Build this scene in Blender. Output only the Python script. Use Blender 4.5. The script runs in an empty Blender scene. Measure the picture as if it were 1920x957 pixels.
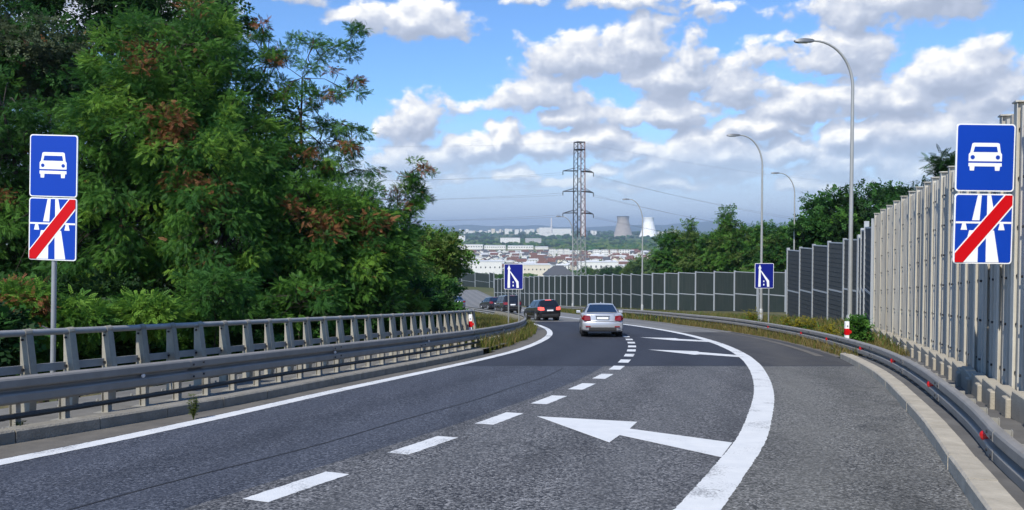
import bpy, bmesh, math, random
import numpy as np
from mathutils import Vector, Matrix
random.seed(7); RNG = np.random.default_rng(7)
SC = bpy.context.scene; COL = SC.collection
R = math.radians

# ------------------------------------------------------------------ camera
F = 1500.0; CX = 960.0; CY = 478.5; HOR = 432.0; CAMZ = 1.55
PITCH = math.atan((CY-HOR)/F)
cam_d = bpy.data.cameras.new("camera"); cam = bpy.data.objects.new("camera", cam_d); COL.objects.link(cam)
cam.location = (0, 0, CAMZ); cam.rotation_euler = (R(90)-PITCH, 0, 0)
cam_d.sensor_width = 36; cam_d.lens = 36*F/1920; cam_d.clip_start = .1; cam_d.clip_end = 40000
SC.camera = cam
SC.view_settings.view_transform = 'Standard'; SC.view_settings.look = 'None'
SC.view_settings.gamma = 1; SC.view_settings.use_curve_mapping = False
SC.view_settings.exposure = 0.4

# ------------------------------------------------------------------ sun and sky
SUN_AZ = 205.0     # compass style: 0 = straight ahead (+y), clockwise; the sun stands behind and to the left
SUN_EL = 46.0
sun_d = bpy.data.lights.new("sun", 'SUN'); sun_d.energy = 4.0; sun_d.angle = R(.53); sun_d.color = (1, .94, .84)
sun = bpy.data.objects.new("sun", sun_d); COL.objects.link(sun)
sv = Vector((math.sin(R(SUN_AZ))*math.cos(R(SUN_EL)), math.cos(R(SUN_AZ))*math.cos(R(SUN_EL)), math.sin(R(SUN_EL))))
sun.rotation_euler = sv.to_track_quat('Z', 'Y').to_euler()

W = bpy.data.worlds.new("World"); SC.world = W; W.use_nodes = True
def build_world():
    nt = W.node_tree; N = nt.nodes; L = nt.links; N.clear()
    out = N.new('ShaderNodeOutputWorld'); bg = N.new('ShaderNodeBackground'); L.new(bg.outputs[0], out.inputs[0])
    sky = N.new('ShaderNodeTexSky'); sky.sky_type = 'NISHITA'; sky.sun_disc = False
    sky.sun_elevation = R(SUN_EL); sky.sun_rotation = R(SUN_AZ); sky.altitude = 200
    sky.air_density = 1.0; sky.dust_density = .15; sky.ozone_density = 4.0
    # cloud field: puffs laid out by azimuth and elevation, torn by noise
    g = bpy.data.node_groups.new("cloud_field", 'ShaderNodeTree')
    g.interface.new_socket("Q", in_out='INPUT', socket_type='NodeSocketVector')
    g.interface.new_socket("F", in_out='OUTPUT', socket_type='NodeSocketFloat')
    g.interface.new_socket("P", in_out='OUTPUT', socket_type='NodeSocketFloat')
    gn, gl = g.nodes, g.links
    gi = gn.new('NodeGroupInput'); go = gn.new('NodeGroupOutput')
    def vm(op, a, b=None):
        n = gn.new('ShaderNodeVectorMath'); n.operation = op
        for i, s in enumerate((a, b)):
            if s is None: continue
            if isinstance(s, tuple): n.inputs[i].default_value = s
            else: gl.new(s, n.inputs[i])
        return n.outputs['Value'] if op == 'LENGTH' else n.outputs[0]
    def mt(op, a, b=None, c=None):
        n = gn.new('ShaderNodeMath'); n.operation = op
        for i, s in enumerate((a, b, c)):
            if s is None: continue
            if isinstance(s, (int, float)): n.inputs[i].default_value = s
            else: gl.new(s, n.inputs[i])
        return n.outputs[0]
    q0 = gi.outputs[0]
    # warp
    nz = gn.new('ShaderNodeTexNoise'); nz.noise_dimensions = '2D'; nz.inputs['Scale'].default_value = 26; nz.inputs['Detail'].default_value = 3
    gl.new(q0, nz.inputs['Vector'])
    w = vm('MULTIPLY', vm('SUBTRACT', nz.outputs['Color'], (.5, .5, .5)), (.045, .026, 0))
    q = vm('ADD', q0, w)
    puffs = [(775,40,125,40,1),(660,42,70,26,.6),(1185,8,130,26,.8),(985,-6,80,18,.7),(1085,108,140,50,1),(1195,88,90,62,1.1),
        (1250,150,95,62,1.1),(1296,118,40,52,1),(1020,178,110,46,1),(1065,218,90,34,1),(790,225,80,54,1.1),(868,197,60,24,.7),
        (1235,222,140,36,1),(1480,210,110,44,1),(1395,175,95,60,.9),(1555,128,140,48,1),(1420,120,60,28,.6),(1715,32,190,62,1.1),
        (1610,46,80,56,1),(1785,172,110,56,1.1),(1700,205,130,42,1),(1850,215,110,56,1),(1600,205,110,42,1),(948,262,34,44,1.3),
        (890,280,110,34,1),(1010,275,150,36,1),(1110,262,120,32,1),(1330,290,150,50,1.2),(1225,305,90,40,1.1),(1480,290,90,32,1.1),
        (1585,270,80,32,1.1),(1600,310,140,36,1),(1190,285,110,28,1),(1430,245,110,28,1),(1740,265,190,50,1),(960,325,70,20,.9),(1060,345,100,18,.8),(1130,318,60,22,.9),
        (1270,345,130,20,.8),(1400,325,80,22,.9),(1540,352,130,18,.8),(1590,322,60,24,1),(780,300,130,40,1),(850,335,80,18,.8),(740,350,100,22,.8),(1720,335,110,26,.9),(1860,310,110,34,1),(560,12,90,20,.5),
        (250,60,200,70,1),(1290,20,90,16,.55),(1360,30,110,20,.45),(1500,95,60,14,.4)]
    cur = None
    for (u, v, a, b, k) in puffs:
        az = math.atan((u-CX)/F); el = math.atan((HOR-v)/F); a *= 1.02; b *= 1.22
        d = vm('MULTIPLY', vm('SUBTRACT', q, (az, el-.12*b/F, 0)), (F/a, F/b, 0))
        d = vm('MAXIMUM', d, vm('MULTIPLY', d, (-1, -1.45, 0)))
        f = mt('MULTIPLY', mt('SUBTRACT', 1.0, vm('LENGTH', d)), k)
        cur = f if cur is None else mt('SMOOTH_MAX', cur, f, .05)
    qb = vm('ADD', q0, vm('MULTIPLY', vm('SUBTRACT', nz.outputs['Color'], (.5, .5, .5)), (.018, .014, 0)))
    vo = gn.new('ShaderNodeTexVoronoi'); vo.voronoi_dimensions = '2D'; vo.feature = 'F1'; vo.inputs['Scale'].default_value = 1
    vo.inputs['Detail'].default_value = 3; vo.inputs['Roughness'].default_value = .52; vo.inputs['Lacunarity'].default_value = 2.3
    gl.new(vm('MULTIPLY', qb, (14, 21, 1)), vo.inputs['Vector'])
    n2 = gn.new('ShaderNodeTexNoise'); n2.noise_dimensions = '2D'; n2.inputs['Scale'].default_value = 1; n2.inputs['Detail'].default_value = 8
    n2.inputs['Roughness'].default_value = .56
    gl.new(vm('MULTIPLY', q0, (34, 52, 1)), n2.inputs['Vector'])
    tot = mt('ADD', mt('ADD', mt('MAXIMUM', cur, -1.2), mt('MULTIPLY', mt('SUBTRACT', .56, vo.outputs['Distance']), .60)), mt('MULTIPLY', mt('SUBTRACT', n2.outputs['Fac'], .5), .72))
    gl.new(tot, go.inputs[0]); gl.new(cur, go.inputs[1])
    # ---- direction -> (azimuth, elevation)
    def wm(op, a, b=None, c=None):
        n = N.new('ShaderNodeMath'); n.operation = op
        for i, s in enumerate((a, b, c)):
            if s is None: continue
            if isinstance(s, (int, float)): n.inputs[i].default_value = s
            else: L.new(s, n.inputs[i])
        return n.outputs[0]
    tc = N.new('ShaderNodeTexCoord'); sp = N.new('ShaderNodeSeparateXYZ'); L.new(tc.outputs['Generated'], sp.inputs[0])
    x, y, z = sp.outputs
    az = wm('ARCTAN2', x, wm('ABSOLUTE', y))
    el = wm('ARCSINE', z)
    def Q(du, dv):
        c = N.new('ShaderNodeCombineXYZ'); L.new(wm('ADD', az, du), c.inputs[0]); L.new(wm('ADD', el, dv), c.inputs[1])
        gr = N.new('ShaderNodeGroup'); gr.node_tree = g; L.new(c.outputs[0], gr.inputs[0]); return gr.outputs
    (f0, p0), (f1, p1) = Q(0, 0), Q(-.006, .013)
    def ss(v, a, b):
        n = N.new('ShaderNodeMapRange'); n.interpolation_type = 'SMOOTHSTEP'; n.inputs[1].default_value = a; n.inputs[2].default_value = b
        L.new(v, n.inputs[0]); return n.outputs[0]
    dens = ss(f0, -.14, .26)
    pd = wm('SUBTRACT', p0, p1); rel = wm('SUBTRACT', wm('SUBTRACT', f0, f1), pd)
    lit = wm('ADD', wm('ADD', wm('MULTIPLY', pd, 1.15), wm('MULTIPLY', rel, .75)), wm('SUBTRACT', .46, wm('MULTIPLY', f0, .10)))
    cr = N.new('ShaderNodeValToRGB'); L.new(lit, cr.inputs[0])
    e = cr.color_ramp.elements
    e[0].position = 0.0; e[0].color = (.34, .39, .50, 1); e[1].position = 1.0; e[1].color = (.90, .89, .86, 1)
    m = e.new(.36); m.color = (.42, .47, .58, 1); m = e.new(.66); m.color = (.60, .63, .70, 1)
    # clear sky
    ts = N.new('ShaderNodeMixRGB'); ts.blend_type = 'MULTIPLY'; ts.inputs[0].default_value = 1; L.new(sky.outputs[0], ts.inputs[1])
    ts.inputs[2].default_value = (.086, .112, .140, 1)
    # pale veil towards the horizon
    veil = wm('MULTIPLY', wm('SUBTRACT', 1.0, ss(el, .015, .17)), .88)
    mv = N.new('ShaderNodeMixRGB'); L.new(veil, mv.inputs[0]); L.new(ts.outputs[0], mv.inputs[1]); mv.inputs[2].default_value = (.45, .53, .69, 1)
    mc = N.new('ShaderNodeMixRGB'); L.new(wm('MULTIPLY', dens, wm('ADD', .30, wm('MULTIPLY', ss(el, .02, .125), .68))), mc.inputs[0])
    L.new(mv.outputs[0], mc.inputs[1]); L.new(cr.outputs[0], mc.inputs[2])
    L.new(mc.outputs[0], bg.inputs[0]); bg.inputs[1].default_value = 1.0
build_world()

# ------------------------------------------------------------------ ground profile and survey helpers
S1 = .0847
def prof(y):                     # height of the road (and of the land round it) as it runs down the hill
    if y <= 120: return -S1*y
    if y <= 160:
        t = (y-120)/40; return -S1*120 - (S1*(y-120) - (S1-.05)*(y-120)*t/2)
    z160 = -S1*120-(S1*40-(S1-.05)*20)
    if y <= 900: return z160-.05*(y-160)
    z900 = z160-.05*740
    if y <= 1000:
        t = (y-900)/100; return z900-(.05*(y-900)-.025*(y-900)*t)
    z1 = z900-2.5
    if y <= 2600: return z1
    t = min(1, (y-2600)/4000); return z1+36*t*t*(3-2*t)
cP, sP = math.cos(PITCH), math.sin(PITCH)
def sight(u, v):
    x = (u-CX)/F; z = (CY-v)/F
    return Vector((x, cP+z*sP, -sP+z*cP))
def at(u, v, Y):                 # the point seen at (u, v) that stands Y metres ahead
    d = sight(u, v); t = Y/d.y
    return Vector((d.x*t, Y, CAMZ+d.z*t))
def road_at(u, v):               # where that line of sight meets the sloping road
    d = sight(u, v); t = -CAMZ/(d.z+S1*d.y)
    return Vector((d.x*t, d.y*t, CAMZ+d.z*t))
def curve(pts):                  # x as a smooth function of y through surveyed points
    ys = np.array([p[1] for p in pts], float); xs = np.array([p[0] for p in pts], float)
    m = np.gradient(xs, ys)
    def f(y):
        y = float(y)
        if y <= ys[0]: return float(xs[0]+m[0]*(y-ys[0]))
        if y >= ys[-1]: return float(xs[-1]+m[-1]*(y-ys[-1]))
        i = int(np.searchsorted(ys, y)-1); i = max(0, min(i, len(ys)-2))
        h = ys[i+1]-ys[i]; t = (y-ys[i])/h
        return float((2*t**3-3*t*t+1)*xs[i]+(t**3-2*t*t+t)*h*m[i]+(-2*t**3+3*t*t)*xs[i+1]+(t**3-t*t)*h*m[i+1])
    return f
XL = curve([(-8.0,-2),(-6.2,3.8),(-5.35,6.0),(-4.8,7.44),(-4.37,8.55),(-3.83,10.19),(-3.07,12.73),(-1.79,16.71),(-.8,19.88),(0,22.84),(.93,27.79),(1.57,33.43),(1.75,39),(1.5,45),(.9,52),(-.6,64),(-2.6,78),(-6,100),(-10.5,130),(-16,180),(-24,260)])
XR = curve([(-.85,1),(.66,4.3),(1.47,6.03),(1.97,7.16),(2.54,8.49),(3.25,10.42),(4.03,12.73),(4.92,15.79),(6.01,20.41),(6.79,25.35),(7.2,29.96),(7.35,34.5),(7.18,39.76),(6.5,47),(5.4,55),(3.0,75),(1.4,100),(-.5,130),(-6,180),(-14,260)])
XK = curve([(2.0,1.5),(2.75,4.2),(3.38,5.77),(3.76,6.74),(4.48,8.49),(5.61,11.46),(6.96,15.27),(7.85,18.3),(8.4,20.41),(9.2,25),(9.75,30),(9.95,36),(9.7,44),(8.8,56),(6.2,75),(4.2,100),(2.0,130),(-3.5,180),(-11.5,260)])
XD = curve([(-3.2,3.0),(-1.75,6.51),(-.92,8.34),(-.15,10.19),(.57,12.06),(1.23,13.88),(1.8,15.68),(2.32,17.6),(2.75,19.46),(3.16,21.46),(3.51,23.42),(3.82,25.35),(4.11,27.46),(4.35,29.57),(4.56,31.81),(4.7,34.5),(4.72,38)])
def off(fx, y, o):               # point beside the line, o metres to its right
    t = Vector((fx(y+.2)-fx(y-.2), .4)).normalized()
    return Vector((fx(y)+t.y*o, y-t.x*o))
def path(fx, o, y0, y1, step=.4):
    P = []; y = y0
    while y <= y1+1e-6:
        P.append(off(fx, y, o) if not callable(o) else off(fx, y, o(y)))
        y += step*(1 if y < 40 else 2 if y < 80 else 6)
    return P
def arc(P, step, start=0.0):     # equally spaced points with tangents along a polyline
    out = []; acc = -start
    for a, b in zip(P, P[1:]):
        d = (b-a).length; t = (b-a)/d
        while acc <= d:
            if acc >= 0: out.append((a+t*acc, t))
            acc += step
        acc -= d
    return out

# ------------------------------------------------------------------ mesh and object helpers
class MB:
    def __init__(s): s.v = []; s.f = []; s.m = []
    def quadlist(s, verts, faces, mi=0):
        o = len(s.v); s.v += [tuple(p) for p in verts]
        for f in faces: s.f.append([i+o for i in f]); s.m.append(mi)
    def box(s, c, sz, rot=None, mi=0, taper=(1, 1)):
        c = Vector(c); x, y, z = [q/2 for q in sz]
        P = []
        for k, (tx, ty) in ((-1, (1, 1)), (1, taper)):
            for sx, sy in ((-1, -1), (1, -1), (1, 1), (-1, 1)): P.append(Vector((sx*x*tx, sy*y*ty, k*z)))
        if rot is not None: P = [rot @ p for p in P]
        s.quadlist([p+c for p in P], [(3,2,1,0),(4,5,6,7),(0,1,5,4),(1,2,6,5),(2,3,7,6),(3,0,4,7)], mi)
    def tube(s, pts, r, n=8, mi=0, cap=True):
        pts = [Vector(p) for p in pts]; rs = r if isinstance(r, (list, tuple)) else [r]*len(pts)
        V = []; ref = None
        for i, p in enumerate(pts):
            t = (pts[min(i+1, len(pts)-1)]-pts[max(i-1, 0)]).normalized()
            if ref is None: ref = Vector((0, 0, 1)) if abs(t.z) < .9 else Vector((1, 0, 0))
            a = t.cross(ref)
            if a.length < 1e-4: a = t.orthogonal()
            a.normalize(); b = t.cross(a); ref = b.cross(t) if False else ref
            for k in range(n):
                w = 2*math.pi*k/n; V.append(p+a*math.cos(w)*rs[i]+b*math.sin(w)*rs[i])
        Fc = []
        for i in range(len(pts)-1):
            for k in range(n):
                Fc.append((i*n+k, i*n+(k+1) % n, (i+1)*n+(k+1) % n, (i+1)*n+k))
        if cap: Fc.append(tuple(range(n-1, -1, -1))); Fc.append(tuple((len(pts)-1)*n+k for k in range(n)))
        s.quadlist(V, Fc, mi)
    def prism(s, poly, fn0, fn1, mi=0):   # polygon mapped by two functions, joined
        n = len(poly); A = [fn0(*p) for p in poly]; B = [fn1(*p) for p in poly]
        s.quadlist(A+B, [tuple(range(n-1, -1, -1)), tuple(range(n, 2*n))]+[(i, (i+1) % n, n+(i+1) % n, n+i) for i in range(n)], mi)
    def sweep(s, P, prof_pts, zf, closed=True, mi=0):   # profile (o to the right, h up) along a ground path
        n = len(prof_pts); V = []
        for i, p in enumerate(P):
            t = (P[min(i+1, len(P)-1)]-P[max(i-1, 0)]).normalized(); nr = Vector((t.y, -t.x))
            zb = zf(p) if callable(zf) else zf
            for (o, h) in prof_pts: V.append((p.x+nr.x*o, p.y+nr.y*o, zb+h))
        Fc = []
        m = n if closed else n-1
        for i in range(len(P)-1):
            for k in range(m): Fc.append((i*n+k, i*n+(k+1) % n, (i+1)*n+(k+1) % n, (i+1)*n+k))
        if closed: Fc.append(tuple(range(n-1, -1, -1))); Fc.append(tuple((len(P)-1)*n+k for k in range(n)))
        s.quadlist(V, Fc, mi)
    def lathe(s, c, prof_pts, n=24, mi=0, cap=True):
        V = []; c = Vector(c)
        for r, h in prof_pts:
            for k in range(n): V.append(c+Vector((r*math.cos(2*math.pi*k/n), r*math.sin(2*math.pi*k/n), h)))
        Fc = [(i*n+k, i*n+(k+1) % n, (i+1)*n+(k+1) % n, (i+1)*n+k) for i in range(len(prof_pts)-1) for k in range(n)]
        if cap: Fc.append(tuple(range(n-1, -1, -1))); Fc.append(tuple((len(prof_pts)-1)*n+k for k in range(n)))
        s.quadlist(V, Fc, mi)
    def build(s, name, mats, parent=None, smooth=False, bevel=0, seg=2, loc=None, recalc=True, sub=0):
        me = bpy.data.meshes.new(name); me.from_pydata(s.v, [], s.f)
        if not isinstance(mats, (list, tuple)): mats = [mats]
        for m in mats: me.materials.append(m)
        me.polygons.foreach_set('material_index', s.m)
        if recalc or bevel:
            bm = bmesh.new(); bm.from_mesh(me)
            if recalc: bmesh.ops.recalc_face_normals(bm, faces=bm.faces)
            if bevel:
                es = [e for e in bm.edges if len(e.link_faces) == 2 and e.calc_face_angle(0) > .35]
                bmesh.ops.bevel(bm, geom=es, offset=bevel, segments=seg, affect='EDGES', profile=.6, clamp_overlap=True)
            bm.to_mesh(me); bm.free()
        if smooth:
            me.polygons.foreach_set('use_smooth', [True]*len(me.polygons))
            try: me.set_sharp_from_angle(angle=R(smooth if smooth is not True else 40))
            except Exception: pass
        me.update()
        o = bpy.data.objects.new(name, me); COL.objects.link(o)
        if parent is not None: o.parent = parent
        if loc is not None: o.location = loc
        return o
def tag(o, label=None, cat=None, group=None, kind=None):
    if label: o['label'] = label
    if cat: o['category'] = cat
    if group: o['group'] = group
    if kind: o['kind'] = kind
    return o
def empty(name, loc=(0, 0, 0), rz=0, label=None, cat=None, group=None):
    o = bpy.data.objects.new(name, None); COL.objects.link(o); o.location = loc; o.rotation_euler = (0, 0, rz)
    o.empty_display_size = .2
    return tag(o, label, cat, group)
def copy_tree(o, parent=None):
    c = o.copy(); COL.objects.link(c)
    if parent is not None: c.parent = parent
    for ch in list(o.children): copy_tree(ch, c)
    return c

# ------------------------------------------------------------------ materials
def mat(name, col=(.5, .5, .5), rough=.6, metal=0, spec=.5, noise=None, bump=None, col2=None, emit=None, coat=0, alpha=None, transl=0, streak=None):
    """noise = (scale, amount, detail) mixes col -> col2; bump = (scale, strength)"""
    m = bpy.data.materials.new(name); m.use_nodes = True; nt = m.node_tree; N = nt.nodes; L = nt.links
    b = N['Principled BSDF']; b.inputs['Base Color'].default_value = (*col, 1); b.inputs['Roughness'].default_value = rough
    b.inputs['Metallic'].default_value = metal; b.inputs['Specular IOR Level'].default_value = spec
    if coat: b.inputs['Coat Weight'].default_value = coat; b.inputs['Coat Roughness'].default_value = .05
    tc = N.new('ShaderNodeTexCoord')
    if noise:
        n = N.new('ShaderNodeTexNoise'); n.inputs['Scale'].default_value = noise[0]; n.inputs['Detail'].default_value = noise[2] if len(noise) > 2 else 5
        n.inputs['Roughness'].default_value = .65
        L.new(tc.outputs['Object'], n.inputs['Vector'])
        mr = N.new('ShaderNodeMapRange'); mr.inputs[1].default_value = .5-noise[1]; mr.inputs[2].default_value = .5+noise[1]; L.new(n.outputs['Fac'], mr.inputs[0])
        mx = N.new('ShaderNodeMixRGB'); mx.inputs[1].default_value = (*col, 1); mx.inputs[2].default_value = (*(col2 or tuple(c*.6 for c in col)), 1)
        L.new(mr.outputs[0], mx.inputs[0]); L.new(mx.outputs[0], b.inputs['Base Color'])
    if streak:
        mp = N.new('ShaderNodeMapping'); mp.inputs['Scale'].default_value = (9, 9, .35); L.new(tc.outputs['Object'], mp.inputs[0])
        ob = N.new('ShaderNodeObjectInfo'); va = N.new('ShaderNodeVectorMath'); va.operation = 'ADD'; L.new(mp.outputs[0], va.inputs[0]); L.new(ob.outputs['Location'], va.inputs[1])
        n = N.new('ShaderNodeTexNoise'); n.inputs['Scale'].default_value = 1; n.inputs['Detail'].default_value = 6; L.new(va.outputs[0], n.inputs['Vector'])
        mr = N.new('ShaderNodeMapRange'); mr.inputs[1].default_value = .46; mr.inputs[2].default_value = .70; mr.inputs[4].default_value = streak[1]; L.new(n.outputs['Fac'], mr.inputs[0])
        mx = N.new('ShaderNodeMixRGB'); L.new(mr.outputs[0], mx.inputs[0]); L.new(b.inputs['Base Color'].links[0].from_socket, mx.inputs[1]); mx.inputs[2].default_value = (*streak[0], 1)
        rv = N.new('ShaderNodeMapRange'); rv.inputs[3].default_value = .82; rv.inputs[4].default_value = 1.08; L.new(ob.outputs['Random'], rv.inputs[0])
        mv = N.new('ShaderNodeVectorMath'); mv.operation = 'SCALE'; L.new(mx.outputs[0], mv.inputs[0]); L.new(rv.outputs[0], mv.inputs['Scale'])
        L.new(mv.outputs[0], b.inputs['Base Color'])
    if bump:
        n = N.new('ShaderNodeTexNoise'); n.inputs['Scale'].default_value = bump[0]; n.inputs['Detail'].default_value = 4; L.new(tc.outputs['Object'], n.inputs['Vector'])
        bp = N.new('ShaderNodeBump'); bp.inputs['Strength'].default_value = bump[1]; bp.inputs['Distance'].default_value = .02
        L.new(n.outputs['Fac'], bp.inputs['Height']); L.new(bp.outputs[0], b.inputs['Normal'])
    if emit:
        b.inputs['Emission Color'].default_value = (*emit[0], 1); b.inputs['Emission Strength'].default_value = emit[1]
    if transl:
        t = N.new('ShaderNodeBsdfTranslucent'); ms = N.new('ShaderNodeMixShader'); ms.inputs[0].default_value = transl
        src = b.inputs['Base Color'].links
        if src: L.new(src[0].from_socket, t.inputs[0])
        else: t.inputs[0].default_value = (*col, 1)
        L.new(b.outputs[0], ms.inputs[1]); L.new(t.outputs[0], ms.inputs[2]); L.new(ms.outputs[0], N['Material Output'].inputs[0])
    return m

def asphalt_mat(name, dark, light, wear, tint2=None, scale=75, blotch=.25):
    m = bpy.data.materials.new(name); m.use_nodes = True; nt = m.node_tree; N = nt.nodes; L = nt.links
    b = N['Principled BSDF']; b.inputs['Roughness'].default_value = .82; b.inputs['Specular IOR Level'].default_value = .35
    tc = N.new('ShaderNodeTexCoord')
    def noise(sc, det, ro=.6):
        n = N.new('ShaderNodeTexNoise'); n.inputs['Scale'].default_value = sc; n.inputs['Detail'].default_value = det; n.inputs['Roughness'].default_value = ro
        L.new(tc.outputs['Object'], n.inputs['Vector']); return n.outputs['Fac']
    def mr(v, a, c, lo=0, hi=1):
        n = N.new('ShaderNodeMapRange'); n.inputs[1].default_value = a; n.inputs[2].default_value = c; n.inputs[3].default_value = lo; n.inputs[4].default_value = hi
        L.new(v, n.inputs[0]); return n.outputs[0]
    def mix(f, a, c, mode='MIX'):
        n = N.new('ShaderNodeMixRGB'); n.blend_type = mode
        L.new(f, n.inputs[0]) if not isinstance(f, float) else setattr(n.inputs[0], 'default_value', f)
        for i, q in ((1, a), (2, c)):
            if isinstance(q, tuple): n.inputs[i].default_value = (*q, 1)
            else: L.new(q, n.inputs[i])
        return n.outputs[0]
    vo = N.new('ShaderNodeTexVoronoi'); vo.inputs['Scale'].default_value = scale; L.new(tc.outputs['Object'], vo.inputs['Vector'])
    sepc = N.new('ShaderNodeSeparateColor'); L.new(vo.outputs['Color'], sepc.inputs[0])
    grain = mr(sepc.outputs[0], .15, 1.0)
    fine = noise(scale*.55, 3, .7)
    add = N.new('ShaderNodeMath'); add.operation = 'MULTIPLY'; L.new(grain, add.inputs[0]); L.new(mr(fine, .3, .72), add.inputs[1])
    c = mix(add.outputs[0], dark, light)
    c = mix(mr(noise(.9, 5), .42, .75, 0, blotch), c, wear)
    # long streaks along the running direction
    mp = N.new('ShaderNodeMapping'); mp.inputs['Scale'].default_value = (2.2, .12, 1); mp.inputs['Rotation'].default_value = (0, 0, R(-14)); L.new(tc.outputs['Object'], mp.inputs[0])
    n = N.new('ShaderNodeTexNoise'); n.inputs['Scale'].default_value = 1; n.inputs['Detail'].default_value = 4; L.new(mp.outputs[0], n.inputs['Vector'])
    c = mix(mr(n.outputs['Fac'], .45, .7, 0, .3), c, tuple(q*.7 for q in dark))
    at_ = N.new('ShaderNodeAttribute'); at_.attribute_name = 'across'
    def wm(op, a, q):
        n = N.new('ShaderNodeMath'); n.operation = op
        for i, z in enumerate((a, q)):
            if isinstance(z, (int, float)): n.inputs[i].default_value = z
            else: L.new(z, n.inputs[i])
        return n.outputs[0]
    wob = wm('ADD', at_.outputs['Fac'], wm('MULTIPLY', noise(.35, 3), .5))
    tr = wm('COSINE', wm('MULTIPLY', wob, 2*math.pi/1.75), 0)
    c = mix(wm('MULTIPLY', mr(tr, .1, 1), wm('MULTIPLY', mr(noise(1.3, 4), .3, .7), .42)), c, tuple(q*.75 for q in dark))
    c = mix(wm('MULTIPLY', mr(wm('MULTIPLY', tr, -1), .2, 1), .28), c, wear)
    ve = N.new('ShaderNodeTexVoronoi'); ve.feature = 'DISTANCE_TO_EDGE'; ve.inputs['Scale'].default_value = .42
    wv = N.new('ShaderNodeVectorMath'); wv.operation = 'ADD'; L.new(tc.outputs['Object'], wv.inputs[0])
    wn = N.new('ShaderNodeTexNoise'); wn.inputs['Scale'].default_value = 2.2; wn.inputs['Detail'].default_value = 6; L.new(tc.outputs['Object'], wn.inputs['Vector'])
    ws = N.new('ShaderNodeVectorMath'); ws.operation = 'SCALE'; ws.inputs['Scale'].default_value = .9; L.new(wn.outputs['Color'], ws.inputs[0]); L.new(ws.outputs[0], wv.inputs[1])
    L.new(wv.outputs[0], ve.inputs['Vector'])
    crack = wm('MULTIPLY', mr(ve.outputs['Distance'], .004, .0125, 1, 0), mr(noise(.22, 3), .52, .62))
    c = mix(wm('MULTIPLY', crack, .55), c, (.018, .019, .022))
    st = mr(noise(.5, 6, .7), .63, .74, 0, .45)
    c = mix(st, c, (.022, .023, .026))
    L.new(c, b.inputs['Base Color'])
    bp = N.new('ShaderNodeBump'); bp.inputs['Strength'].default_value = .5; bp.inputs['Distance'].default_value = .012
    L.new(add.outputs[0], bp.inputs['Height']); L.new(bp.outputs[0], b.inputs['Normal'])
    return m

def paint_mat():
    m = mat('road_paint', (.74, .75, .74), .7, noise=(5, .3, 9), col2=(.60, .62, .63), bump=(90, .4)); nt = m.node_tree; N = nt.nodes; L = nt.links
    b = N['Principled BSDF']; src = b.inputs['Base Color'].links[0].from_socket; tc = next(n for n in N if n.type == 'TEX_COORD')
    n = N.new('ShaderNodeTexNoise'); n.inputs['Scale'].default_value = 42; n.inputs['Detail'].default_value = 5; n.inputs['Roughness'].default_value = .7; L.new(tc.outputs['Object'], n.inputs['Vector'])
    g = N.new('ShaderNodeTexNoise'); g.inputs['Scale'].default_value = 1.6; g.inputs['Detail'].default_value = 4; L.new(tc.outputs['Object'], g.inputs['Vector'])
    s1 = N.new('ShaderNodeMath'); s1.operation = 'ADD'; L.new(n.outputs['Fac'], s1.inputs[0]); L.new(g.outputs['Fac'], s1.inputs[1])
    q = N.new('ShaderNodeMapRange'); q.inputs[1].default_value = 1.10; q.inputs[2].default_value = 1.26; q.inputs[4].default_value = .8; L.new(s1.outputs[0], q.inputs[0])
    x = N.new('ShaderNodeMixRGB'); L.new(q.outputs[0], x.inputs[0]); L.new(src, x.inputs[1]); x.inputs[2].default_value = (.13, .135, .14, 1); L.new(x.outputs[0], b.inputs['Base Color'])
    return m
M = {}
M['asphalt_lane'] = asphalt_mat('asphalt_lane', (.020, .025, .037), (.26, .28, .33), (.060, .069, .092), scale=64)
M['asphalt_coarse'] = asphalt_mat('asphalt_coarse', (.026, .028, .033), (.50, .50, .50), (.11, .114, .118), scale=58)
M['asphalt_shoulder'] = asphalt_mat('asphalt_shoulder', (.040, .041, .039), (.54, .535, .51), (.165, .163, .148), scale=58, blotch=.5)
M['asphalt_new'] = asphalt_mat('asphalt_new', (.022, .026, .038), (.075, .082, .105), (.042, .048, .064), scale=70)
M['asphalt_new_edge'] = asphalt_mat('asphalt_new_edge', (.040, .040, .043), (.15, .145, .14), (.10, .095, .085), scale=80, blotch=.6)
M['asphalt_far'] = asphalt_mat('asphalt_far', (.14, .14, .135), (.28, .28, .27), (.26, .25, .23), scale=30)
M['seal'] = mat('joint_seal', (.020, .021, .025), .7, bump=(40, .3))
M['gutter'] = mat('gutter_dirt', (.17, .155, .13), .9, noise=(3, .25), col2=(.085, .08, .07), bump=(60, .4))
M['paint'] = paint_mat()
M['paint_worn'] = mat('road_paint_worn', (.66, .68, .70), .7, noise=(14, .2, 9), col2=(.44, .46, .47), bump=(90, .25))
M['kerb'] = mat('kerb_stone', (.30, .285, .245), .88, noise=(5, .25, 8), col2=(.17, .155, .125), bump=(45, .5))
M['kerb_light'] = mat('kerb_concrete', (.50, .455, .37), .88, noise=(4, .25, 8), col2=(.30, .27, .215), bump=(45, .5))
M['deck'] = mat('deck_concrete', (.20, .195, .18), .9, noise=(1.7, .25, 8), col2=(.105, .10, .09), bump=(30, .4))
M['deck_dark'] = mat('deck_dark_concrete', (.15, .145, .135), .9, noise=(1.7, .25, 8), col2=(.075, .072, .068), bump=(30, .4))  # darker tone of the deck concrete, for the strip behind the right kerb
M['plinth'] = mat('plinth_concrete', (.40, .365, .295), .88, noise=(4, .25, 7), col2=(.31, .28, .22), bump=(40, .4))
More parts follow.
